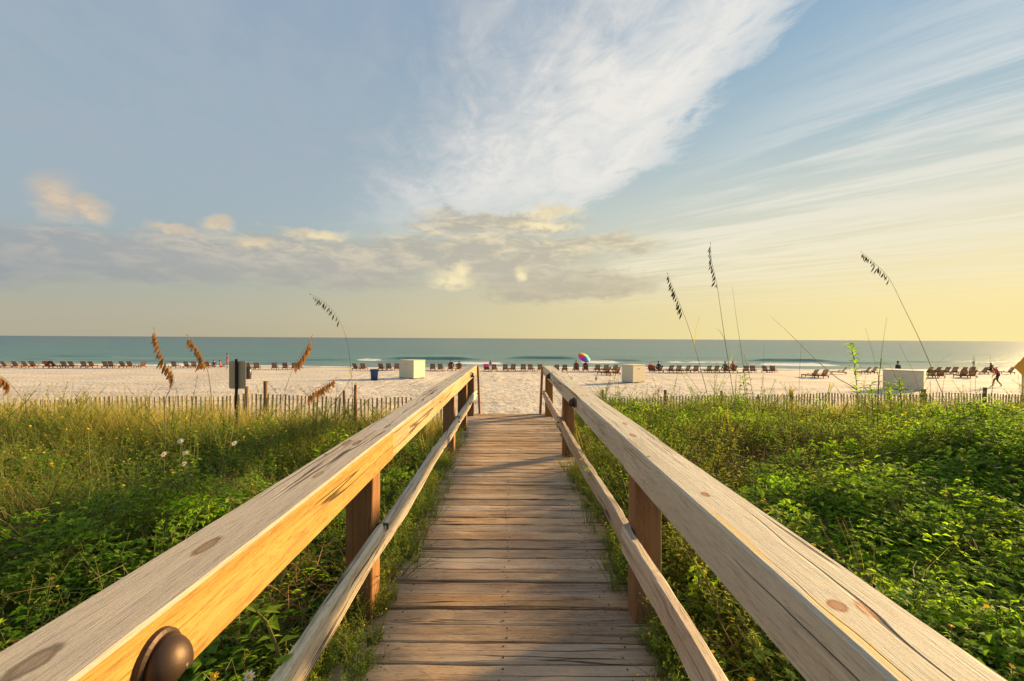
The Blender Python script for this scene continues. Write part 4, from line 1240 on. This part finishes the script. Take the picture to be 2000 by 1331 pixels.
def scatter_group():
    ng = bpy.data.node_groups.new('plant scatter', 'GeometryNodeTree')
    ng.interface.new_socket('Geometry', in_out='INPUT', socket_type='NodeSocketGeometry')
    s = ng.interface.new_socket('Plants', in_out='INPUT', socket_type='NodeSocketCollection')
    ng.interface.new_socket('Geometry', in_out='OUTPUT', socket_type='NodeSocketGeometry')
    N, L = ng.nodes, ng.links
    gi, go = N.new('NodeGroupInput'), N.new('NodeGroupOutput')
    ci = N.new('GeometryNodeCollectionInfo'); ci.inputs['Separate Children'].default_value = True; ci.inputs['Reset Children'].default_value = True
    L.new(gi.outputs['Plants'], ci.inputs['Collection'])
    iop = N.new('GeometryNodeInstanceOnPoints'); iop.inputs['Pick Instance'].default_value = True

    def attr(nm, typ):
        a = N.new('GeometryNodeInputNamedAttribute'); a.data_type = typ; a.inputs['Name'].default_value = nm
        return a.outputs['Attribute']
    L.new(gi.outputs['Geometry'], iop.inputs['Points']); L.new(ci.outputs[0], iop.inputs['Instance'])
    L.new(attr('pick', 'INT'), iop.inputs['Instance Index'])
    er = N.new('FunctionNodeEulerToRotation'); L.new(attr('turn', 'FLOAT_VECTOR'), er.inputs[0]); L.new(er.outputs[0], iop.inputs['Rotation'])
    L.new(attr('size', 'FLOAT_VECTOR'), iop.inputs['Scale'])
    L.new(iop.outputs[0], go.inputs[0])
    return ng, s.identifier


NG, NG_ID = scatter_group()


def scatter(name, label, col, pts, size, pick, tilt=.18, lean=None):
    pts = np.asarray(pts, float); n = len(pts)
    me = bpy.data.meshes.new(name); me.vertices.add(n); me.vertices.foreach_set('co', pts.ravel())
    a = me.attributes.new('turn', 'FLOAT_VECTOR', 'POINT')
    tl = np.stack([rng.normal(0, tilt, n), rng.normal(0, tilt, n), rng.uniform(0, 6.28, n)], 1)
    if lean is not None: tl[:, 0:2] += lean; tl[:, 2] = rng.normal(0, .2, n)
    a.data.foreach_set('vector', tl.ravel())
    a = me.attributes.new('size', 'FLOAT_VECTOR', 'POINT'); size = np.asarray(size, float)
    a.data.foreach_set('vector', (np.stack([size, size, size * rng.uniform(.8, 1.2, n)], 1)).ravel())
    a = me.attributes.new('pick', 'INT', 'POINT'); a.data.foreach_set('value', np.asarray(pick, np.int32))
    me.update()
    o = bpy.data.objects.new(name, me); COL.objects.link(o)
    md = o.modifiers.new('plants', 'NODES'); md.node_group = NG; md[NG_ID] = col
    return tag(o, label, kind='stuff')


weeds = [weed_clump(U(.32, .44), 9, .16, 0, 0, .042, .010) for k in range(4)] + [weed_clump(U(.34, .46), 9, .16, .55, 0, .036, .009) for k in range(4)] + [weed_clump(U(.26, .34), 8, .15, .1, 4, .05, .016, 20) for k in range(3)] + [weed_clump(U(.52, .66), 5, .12, .45, 0, .040, .009, 34) for k in range(3)]
C_WEED = proto_collection('weed_clump', weeds)
C_GRASS = proto_collection('grass_tuft', [grass_clump(34, .55, .0055, 5, m2=6) for k in range(3)] + [grass_clump(38, .62, .0045, 6, m2=5) for k in range(4)] + [grass_clump(14, .5, .008, 5, curve=1.8) for k in range(2)])
C_VINE = proto_collection('vine_clump', [vine_clump(110, .22, .30, .045) for k in range(4)] + [vine_clump(95, .22, .24, .058) for k in range(2)])
C_FERN = proto_collection('ragweed_clump', [fern_clump(22, U(.22, .32)) for k in range(4)])
C_DRYC = proto_collection('dry_clump', [dry_clump(22, .30) for k in range(3)])


def area(n, x0, x1, y0, y1):
    x = rng.uniform(x0, x1, n); y = rng.uniform(y0, y1, n)
    ok = (np.abs(x) < 1.16 * y + 2.4) & (y < fence_y(x) - 0.15 + 0 * x)
    return x[ok], y[ok]


def vnoise(x, y, s, o=0.0):
    return np.array([mnoise.noise((a * s, b * s, o)) for a, b in zip(x, y)])


# leafy weeds over both dunes
def weeds_field():
    P_, S_, K_ = [], [], []
    for (x0, x1, y1, n) in ((-14.5, -0.92, 10.5, 11500), (0.84, 18.0, 13.5, 13500)):
        x, y = area(n, x0, x1, -0.6, y1)
        far = np.clip((y - 2.0) / 9.0, 0, 1)
        keep = rng.uniform(0, 1, len(x)) < np.where(x < 0, 1.0 - .55 * smooth(7.2, 9.8, y + .5 * vnoise(x, y, .8)), 1.0 - .50 * smooth(8.0, 12.5, y + .7 * vnoise(x, y, .8)))
        keep &= rng.uniform(0, 1, len(x)) < 1.0 - .35 * far
        x, y = x[keep], y[keep]
        z = ground_z(x, y)
        nz = vnoise(x, y, .9, 3.0)
        sz = rng.uniform(.7, 1.15, len(x)) * (1.0 + .45 * nz + .45 * vnoise(x, y, 2.3, 5.0)) * np.where(np.abs(x) < 1.25, .88, 1.0)
        yel = vnoise(x, y, .6, 7.0)
        pk = np.where(rng.uniform(0, 1, len(x)) < .22 + .9 * yel, rng.integers(4, 8, len(x)), rng.integers(0, 4, len(x)))
        pk = np.where(rng.uniform(0, 1, len(x)) < .12, rng.integers(8, 11, len(x)), pk)
        pk = np.where(rng.uniform(0, 1, len(x)) < .20 + .25 * smooth(.0, .35, vnoise(x, y, 1.3, 11.0)), rng.integers(11, 14, len(x)), pk)
        P_.append(np.stack([x, y, z], 1)); S_.append(sz); K_.append(pk)
    return np.concatenate(P_), np.concatenate(S_), np.concatenate(K_)


pw, sw, kw = weeds_field()
scatter('leafy_weeds', 'low leafy weeds with small yellow flowers covering both dunes', C_WEED, pw, sw, kw)


def grass_field():
    P_, S_, K_ = [], [], []
    for (x0, x1, y1, n) in ((-14.5, -1.0, 10.6, 7000), (0.95, 18.0, 13.6, 10500)):
        x, y = area(n, x0, x1, 0.5, y1)
        t = y - fence_y(x)
        w_ = .05 + .95 * smooth(-5.0, -1.4, t + .9 * vnoise(x, y, .7, 2.0))
        w_ = np.where(x > 0, .12 + .88 * smooth(-8.0, -2.5, t + 1.2 * vnoise(x, y, .6, 2.0)), w_)
        w_ *= np.where((x > .9) & (x < 2.8) & (y > 8), .55, 1)
        ok = rng.uniform(0, 1, len(x)) < w_
        x, y, t = x[ok], y[ok], t[ok]
        z = ground_z(x, y)
        gold = .15 + .35 * smooth(-6.0, -1.0, t)
        pk = np.where(rng.uniform(0, 1, len(x)) < gold, rng.integers(3, 7, len(x)), np.where(rng.uniform(0, 1, len(x)) < .4, rng.integers(7, 9, len(x)), rng.integers(0, 3, len(x))))
        hi = np.where(x < 0, 1.10 + .28 * smooth(-4.8, -6.2, x), .98) * (1 + .25 * smooth(-3.0, -1.0, t) * (x < 0))
        S_.append(rng.uniform(.65, 1.1, len(x)) * hi); P_.append(np.stack([x, y, z], 1)); K_.append(pk)
    return np.concatenate(P_), np.concatenate(S_), np.concatenate(K_)


pg, sg_, kg = grass_field()
scatter('dune_grass', 'tufts of green and golden dune grass in front of the fences', C_GRASS, pg, sg_, kg, .12)

# vines: the bright mound on the right, and in between
def pick_pts(cx, cy, rx, ry, n):
    a = rng.normal(cx, rx, n); b = rng.normal(cy, ry, n)
    ok = (np.abs(a) > 1.0) & (b > -.3); a, b = a[ok], b[ok]
    return a, b


vx, vy = [], []
for q in ((2.9, 3.3, .75, .6, 300), (4.6, 4.5, .9, .7, 330), (2.0, 2.2, .5, .5, 170), (3.4, 1.9, .9, .7, 200), (6.6, 6.8, 1.3, .5, 200), (8.6, 6.9, 1.3, .35, 130), (4.6, 7.9, 1.6, .4, 120), (2.2, 9.6, .8, 1.4, 120), (-1.5, 1.6, .35, .6, 60), (-2.2, 3.2, .5, .6, 60), (-4, 5, 1.5, 1.2, 60), (3.8, 9.5, 1.0, 1.5, 90)):
    a, b = pick_pts(*q); vx.append(a); vy.append(b)
vx, vy = np.concatenate(vx), np.concatenate(vy)
scatter('creeping_vine', 'bright green creeping vine sprawling over the right dune', C_VINE, np.stack([vx, vy, ground_z(vx, vy) + rng.uniform(.08, .34, len(vx))], 1), rng.uniform(.7, 1.2, len(vx)), rng.integers(0, 6, len(vx)), .3)
# ragweed by the railings
fx = np.concatenate([rng.uniform(-2.1, -0.95, 230), rng.uniform(.88, 2.0, 190), rng.uniform(-5, -2, 130)]); fy_ = np.concatenate([rng.uniform(.5, 3.6, 230), rng.uniform(.5, 3.6, 190), rng.uniform(2, 5, 130)])
scatter('ragweed', 'ferny ragweed growing thick beside the railings', C_FERN, np.stack([fx, fy_, ground_z(fx, fy_) + .05], 1), rng.uniform(.7, 1.25, len(fx)), rng.integers(0, 4, len(fx)), .25)
# taller bushes standing out of the low growth
bx_, by_ = [], []
for (cx, cy, sp_, n) in ((1.9, 6.6, .5, 26), (3.0, 8.6, .8, 40), (4.4, 9.8, .8, 34), (5.4, 8.0, .8, 40), (7.2, 9.6, 1.0, 40), (2.0, 10.2, .5, 24), (9.6, 9.0, 1.2, 40), (3.6, 6.0, .6, 26), (5.6, 5.6, .7, 26), (1.7, 4.4, .35, 18),
                        (-2.2, 6.4, .6, 24), (-3.6, 5.4, .7, 26), (-5.2, 6.6, .8, 30), (-6.8, 5.6, .8, 26), (-7.6, 7.6, 1.0, 30), (-2.8, 8.4, .7, 26), (-4.2, 8.0, .8, 26), (-3.0, 3.4, .5, 16)):
    bx_.append(rng.normal(cx, sp_, n)); by_.append(rng.normal(cy, sp_ * .7, n))
bx_, by_ = np.concatenate(bx_), np.concatenate(by_)
ok = (np.abs(bx_) > 1.3) & (by_ < fence_y(bx_) - .6); bx_, by_ = bx_[ok], by_[ok]
scatter('bushy_weeds', 'taller bushy weeds standing in uneven clumps on both dunes', C_WEED, np.stack([bx_, by_, ground_z(bx_, by_)], 1), rng.uniform(1.1, 1.75, len(bx_)), np.where(rng.uniform(0, 1, len(bx_)) < .5, rng.integers(0, 8, len(bx_)), rng.integers(11, 14, len(bx_))), .15)
# dead brown stems
dx_ = np.concatenate([rng.normal(4.2, .9, 130), rng.normal(2.6, .5, 60), rng.uniform(1.0, 2.0, 40), rng.uniform(-2, -1, 30), rng.uniform(5, 12, 60), rng.uniform(-10, -2, 40)])
dy_ = np.concatenate([rng.normal(5.9, .6, 130), rng.normal(5.0, .6, 60), rng.uniform(1.3, 3, 40), rng.uniform(1, 3, 30), rng.uniform(6, 11, 60), rng.uniform(3, 9, 40)])
ok = np.abs(dx_) > 1.0; dx_, dy_ = dx_[ok], dy_[ok]
scatter('dead_stems', 'tangled dead brown stems among the green weeds', C_DRYC, np.stack([dx_, dy_, ground_z(dx_, dy_) + .12], 1), rng.uniform(.7, 1.3, len(dx_)), rng.integers(0, 3, len(dx_)), .3)
# weeds leaning in over the deck edges
ey, ex, es_ = [], [], []
for s, spots in ((-1, ((2.15, .35, 26), (2.75, .45, 46), (3.5, .5, 50), (4.3, .5, 40), (5.2, .6, 34), (6.6, .5, 18), (1.6, .3, 16))), (1, ((2.2, .25, 22), (3.05, .4, 46), (4.6, .4, 24), (5.1, .4, 22), (1.75, .25, 20), (3.8, .4, 16)))):
    for (yc, yr, n) in spots:
        yy = rng.normal(yc, yr * .6, n); rch = rng.uniform(0, 1, n) ** 2
        ey.append(yy); ex.append(np.where(s < 0, -.86 + .24 * rch, .80 - .20 * rch)); es_.append(rng.uniform(.32, .62, n) * (1.1 - .4 * rch))
ex, ey, es_ = np.concatenate(ex), np.concatenate(ey), np.concatenate(es_)
scatter('deck_edge_weeds', 'small weeds creeping in over both edges of the deck', C_WEED, np.stack([ex, ey, np.full(len(ex), 0.004)], 1), es_, rng.integers(0, 8, len(ex)), .35)

hx = rng.uniform(.90, 1.45, 640); hy = rng.uniform(-1.6, 6.4, 640)  # weeds added and made tall to keep the low sun off the deck
scatter('railside_weeds', 'weeds outside the right railing, made taller to shade the deck', C_WEED, np.stack([hx, hy, ground_z(hx, hy) + .02], 1), rng.uniform(.95, 1.45, 640) * (1 - .25 * smooth(4.5, 6.4, hy)), rng.integers(0, 14, 640), .13)

# sea oats
def oat(pts_px, d, head, label, kindm='gold', r0=.0045, name='sea_oat', nsp=13, side=-1, leafy=0, ls=1.0):
    """pts_px runs from the tip down; the first `head` points carry the seed head"""
    P3 = [at(px, py, d + .05 * i) for i, (px, py) in enumerate(pts_px)]
    b = P3[-1]; g = gz(b.x, b.y)
    P3.append(Vector((b.x + .02, b.y, g - .03)))
    # smooth the line
    fine_ = []
    for i in range(len(P3) - 1):
        p0, p1, p2, p3_ = P3[max(i - 1, 0)], P3[i], P3[i + 1], P3[min(i + 2, len(P3) - 1)]
        for k in range(6):
            t = k / 6
            fine_.append(.5 * ((2 * p1) + (p2 - p0) * t + (2 * p0 - 5 * p1 + 4 * p2 - p3_) * t * t + (3 * p1 - p0 - 3 * p2 + p3_) * t ** 3))
    fine_.append(P3[-1])
    root = Vector((b.x, b.y, g))
    t = tag(empty(name, root), label, 'sea oats' if head else 'grass stem')
    n = len(fine_)
    mb = MB(); mb.tube([p - root for p in fine_], [.0010 + (r0 - .0010) * min(1, (i / n) * 1.6) for i in range(n)], 5)
    mb.build('stem', M_CANE, t)
    if head:
        nsp = int(nsp * 1.7)
        nh = (head - 1) * 6
        for k in range(nsp):
            i = min(nh, int(k / (nsp - 1) * nh)); q = fine_[i] - root
            tan = (fine_[min(i + 1, n - 1)] - fine_[max(i - 1, 0)]).normalized()
            L = U(.055, .085) * (.75 + .5 * k / nsp) * (d / 6.5) * (1.35 if kindm == 'gold' else 1.0) * ls
            for rep in range((3 if kindm == 'gold' else 2) if k > 2 else 1):
                dv = (Vector((side * U(.3, .9), U(-.5, .5), -1.0)) + tan * .35).normalized()
                if k == 0: dv = -tan
                L *= U(.8, 1.25); sp = MB(); w_ = L * .18
                s = dv.cross(Vector((0, 1, 0))).normalized(); u = dv.cross(s)
                stalk = q + dv * L * .18
                v = [stalk]
                for (f_, ww) in ((.2, .6), (.5, 1.0), (.8, .6)):
                    c_ = stalk + dv * L * f_
                    v += [c_ + s * w_ * ww * .5, c_ + u * w_ * ww * .18, c_ - s * w_ * ww * .5, c_ - u * w_ * ww * .18]
                v.append(stalk + dv * L)
                fs = [(0, 1 + j, 1 + (j + 1) % 4) for j in range(4)]
                for r_ in range(2): fs += [(1 + r_ * 4 + j, 1 + (r_ + 1) * 4 + j, 1 + (r_ + 1) * 4 + (j + 1) % 4, 1 + r_ * 4 + (j + 1) % 4) for j in range(4)]
                fs += [(13, 9 + (j + 1) % 4, 9 + j) for j in range(4)]
                sp.add(v, fs); sp.tube([q, stalk], .0008, 3)
                sp.build('spikelet', M_OAT if kindm == 'gold' else M_OATD, t)
    for k in range(leafy):
        i = int(n * U(.55, .9)); mb = MB()
        mb.blade(fine_[i] - root, U(0, 6.28), U(.2, .5), U(.35, .6), .008, U(.8, 1.8), 0, 6); mb.build('leaf_blade', M_GRASS, t)
    return t


oat([(1388, 480), (1390, 510), (1400, 555), (1408, 610), (1416, 665), (1426, 730), (1436, 800)], 6.6, 3, 'tallest sea oat, upright with dark seed head, right of the boardwalk', 'dark', leafy=3)
oat([(1305, 538), (1317, 568), (1333, 607), (1350, 655), (1367, 715), (1384, 790)], 6.6, 3, 'sea oat with dark head leaning left, nearest the boardwalk on the right', 'dark', leafy=3, nsp=16)
oat([(1684, 494), (1706, 512), (1737, 545), (1765, 600), (1798, 668), (1826, 735), (1850, 800)], 6.4, 3, 'arching sea oat with dark head farthest right against the sky', 'dark', leafy=2, nsp=12)
oat([(610, 577), (634, 590), (662, 625), (678, 668), (685, 720), (690, 790)], 6.2, 3, 'drooping sea oat with dark head rising highest on the left', 'dark', .0028, leafy=1, nsp=8)
oat([(302, 648), (316, 690), (340, 738), (330, 765), (322, 800)], 5.6, 3, 'thick golden sea oat head, largest on the left', 'gold', leafy=2, nsp=34)
oat([(370, 660), (386, 680), (402, 712), (410, 750), (414, 800)], 6.2, 3, 'slender golden sea oat right of the thick golden head', 'gold', leafy=1, nsp=16)
oat([(605, 665), (592, 688), (575, 715), (558, 760), (550, 800)], 6.6, 3, 'pale golden sea oat leaning right between sign and railing', 'gold', .0028, side=1, nsp=14)
oat([(652, 741), (630, 752), (602, 770), (585, 790), (578, 810)], 6.0, 3, 'low golden sea oat head bent over the left fence', 'gold', .0028, side=1, nsp=16)
oat([(-8, 728), (6, 738), (20, 750), (40, 775), (52, 800)], 6.5, 3, 'golden sea oat head cut by the left picture edge', 'gold', nsp=12)
oat([(1291, 751), (1285, 760), (1276, 772), (1272, 790), (1270, 805)], 8.0, 3, 'small brown sea oat head over the right fence below the box', 'gold', .003, side=1, nsp=6, ls=.45)
oat([(1934, 697), (1936, 710), (1938, 725), (1938, 745), (1938, 780)], 9.5, 3, 'small seed head near the walker, left of the diamond sign', 'dark', .003, nsp=5, ls=.5)
oat([(1902, 697), (1903, 706), (1904, 716), (1905, 745), (1905, 780)], 9.5, 3, 'smaller seed head standing farther left of diamond sign', 'dark', .003, nsp=5, ls=.5)
oat([(1430, 560), (1438, 620), (1447, 680), (1455, 740), (1462, 810)], 6.6, 0, 'bare upright stem right of the tallest sea oat', r0=.004)
oat([(1505, 618), (1540, 650), (1580, 690), (1630, 735), (1690, 785)], 6.0, 0, 'long bare stem slanting down to the right', r0=.005)
oat([(1732, 620), (1726, 660), (1719, 715), (1716, 780)], 6.6, 0, 'thin bare stem right of the tallest leafy stalk', r0=.003)
oat([(1690, 640), (1700, 675), (1712, 720), (1722, 780)], 6.8, 0, 'faint bare stem just right of the tallest leafy stalk', r0=.0022)
oat([(1493, 670), (1491, 710), (1490, 760), (1488, 800)], 7.0, 0, 'faint bare stem left of the long slanting stem', r0=.0022)
oat([(1566, 668), (1564, 690), (1562, 720), (1560, 800)], 6.4, 0, 'faint bare stem crossing under the long slanting stem', r0=.002)
oat([(690, 733), (676, 755), (658, 782), (640, 810)], 6.4, 0, 'green stem slanting down left beside the rusty stake', r0=.006)
oat([(1206, 730), (1209, 760), (1212, 800)], 9.0, 0, 'thin brown stem in front of the box beside the boardwalk end', r0=.006)
oat([(1755, 670), (1770, 700), (1785, 730), (1800, 790)], 6.6, 0, 'faint bare stem leaning left above the low box', r0=.002)

# leafy stalks
def stalk(pts_px, d, label, nl=26, ls=.06, name='leafy_stalk'):
    P3 = [at(px, py, d) for px, py in pts_px]; b = P3[-1]; g = gz(b.x, b.y); P3.append(Vector((b.x, b.y, g - .02)))
    root = Vector((b.x, b.y, g)); t = tag(empty(name, root), label, 'weed')
    mb = MB(); mb.tube([p - root for p in P3], [.003] + [.005] * (len(P3) - 1), 5); mb.build('stem', M_STEM, t)
    for k in range(nl):
        f = (k / nl) ** 1.25 * (len(P3) - 1.001); i = int(f); q = P3[i].lerp(P3[i + 1], f - i) - root
        a = k * 2.4; mb = MB()
        L = ls * U(.7, 1.2); dv = Vector((math.cos(a), math.sin(a), U(-.1, .7)))
        mb.leaf((0, 0, 0), dv, Vector((0, 0, 1)), L, L * .5, 0, U(0, .35), .12)
        o = mb.build('leaf', M_VINE, t, q)
    return t


stalk([(1662, 672), (1668, 700), (1672, 740), (1676, 790), (1678, 830)], 6.2, 'tallest leafy weed stalk rising above the right fence', 84, .105)
stalk([(1734, 748), (1738, 780), (1742, 830)], 6.4, 'shorter leafy stalk in front of the low box', 56, .10)
stalk([(1450, 735), (1456, 770), (1458, 815)], 6.6, 'short leafy stalk at the foot of the bare upright stem', 48, .10)
stalk([(1756, 742), (1760, 775), (1762, 830)], 6.0, 'leafy stalk hiding the left half of the low box foot', 44, .10)
stalk([(1700, 752), (1704, 785), (1706, 830)], 5.8, 'broad leafy stalk left of the low box', 44, .10)
stalk([(1722, 700), (1716, 740), (1714, 800)], 6.2, 'thin leafy stalk between the tallest and the shorter one', 34, .07)
stalk([(500, 1195), (520, 1215), (540, 1262), (548, 1300)], 1.45, 'pale green leafy shoot between left rail and deck', 14, .075)

# white daisies on the left
def daisy(px, py, d, label, r_=.026, tone=None):
    c = at(px, py, d); g = gz(c.x, c.y); root = Vector((c.x + U(-.05, .05), c.y + .05, g)); t = tag(empty('daisy', root), label, 'flower', 'white daisies')
    h = c - root; mb = MB(); mb.tube([(0, 0, -.02), h * .5 + Vector((U(-.03, .03), 0, 0)), h], [.003, .0025, .002], 5); mb.build('stem', M_STEM, t)
    up = Vector((U(-.2, .5), U(-.9, -.5), .6)).normalized(); t1 = up.orthogonal().normalized(); t2 = up.cross(t1)
    me = MB(); me.leaf((0, 0, 0), (1, 0, .1), Vector((0, 0, 1)), r_, r_ * .42, 0, .12, .1)
    first_ = None
    for k in range(9):
        a = 2 * math.pi * k / 9 + U(-.08, .08); dv = t1 * math.cos(a) + t2 * math.sin(a)
        mb = MB(); mb.leaf(h, dv + up * .12, up, r_ * U(.85, 1.1), r_ * .48, 0, .15, .08); mb.build('petal', tone or M_PETAL, t)
    mb = MB(); q = Vector((0, 0, 1)).rotation_difference(up)
    v = []
    for (rr, zz) in ((.34, .0), (.30, .14), (.16, .24), (0.01, .27)):
        for k in range(8): v.append(h + q @ Vector((math.cos(k * .785) * rr * r_, math.sin(k * .785) * rr * r_, zz * r_)))
    mb.add(v, [(i * 8 + k, i * 8 + (k + 1) % 8, (i + 1) * 8 + (k + 1) % 8, (i + 1) * 8 + k) for i in range(3) for k in range(8)]); mb.build('centre', M_YFLOW, t, smooth_shade=True)
    for k in range(5):
        mb = MB(); a = U(0, 6.28); mb.leaf(h * U(.2, .75), (math.cos(a), math.sin(a), .5), Vector((0, 0, 1)), .05, .014, 0, .3); mb.build('leaf', M_WEED, t)


daisy(320, 888, 3.4, 'white daisy farthest left in the cluster by the left railing')
daisy(353, 862, 3.5, 'topmost white daisy of the left cluster')
daisy(363, 885, 3.45, 'white daisy just below the topmost in the left cluster', .022)
daisy(360, 906, 3.4, 'lowest white daisy of the left cluster', .022)
daisy(458, 866, 3.5, 'white daisy standing apart to the right of the cluster')
daisy(487, 1322, 1.35, 'white daisy at the bottom edge below the left rail', .018)
daisy(418, 1322, 1.30, 'orange-tinted flower at the bottom edge beside the bronze light', .014, M_YFLOW)
daisy(180, 1168, 2.4, 'small pale daisy low beside the outside of left rail', .016)
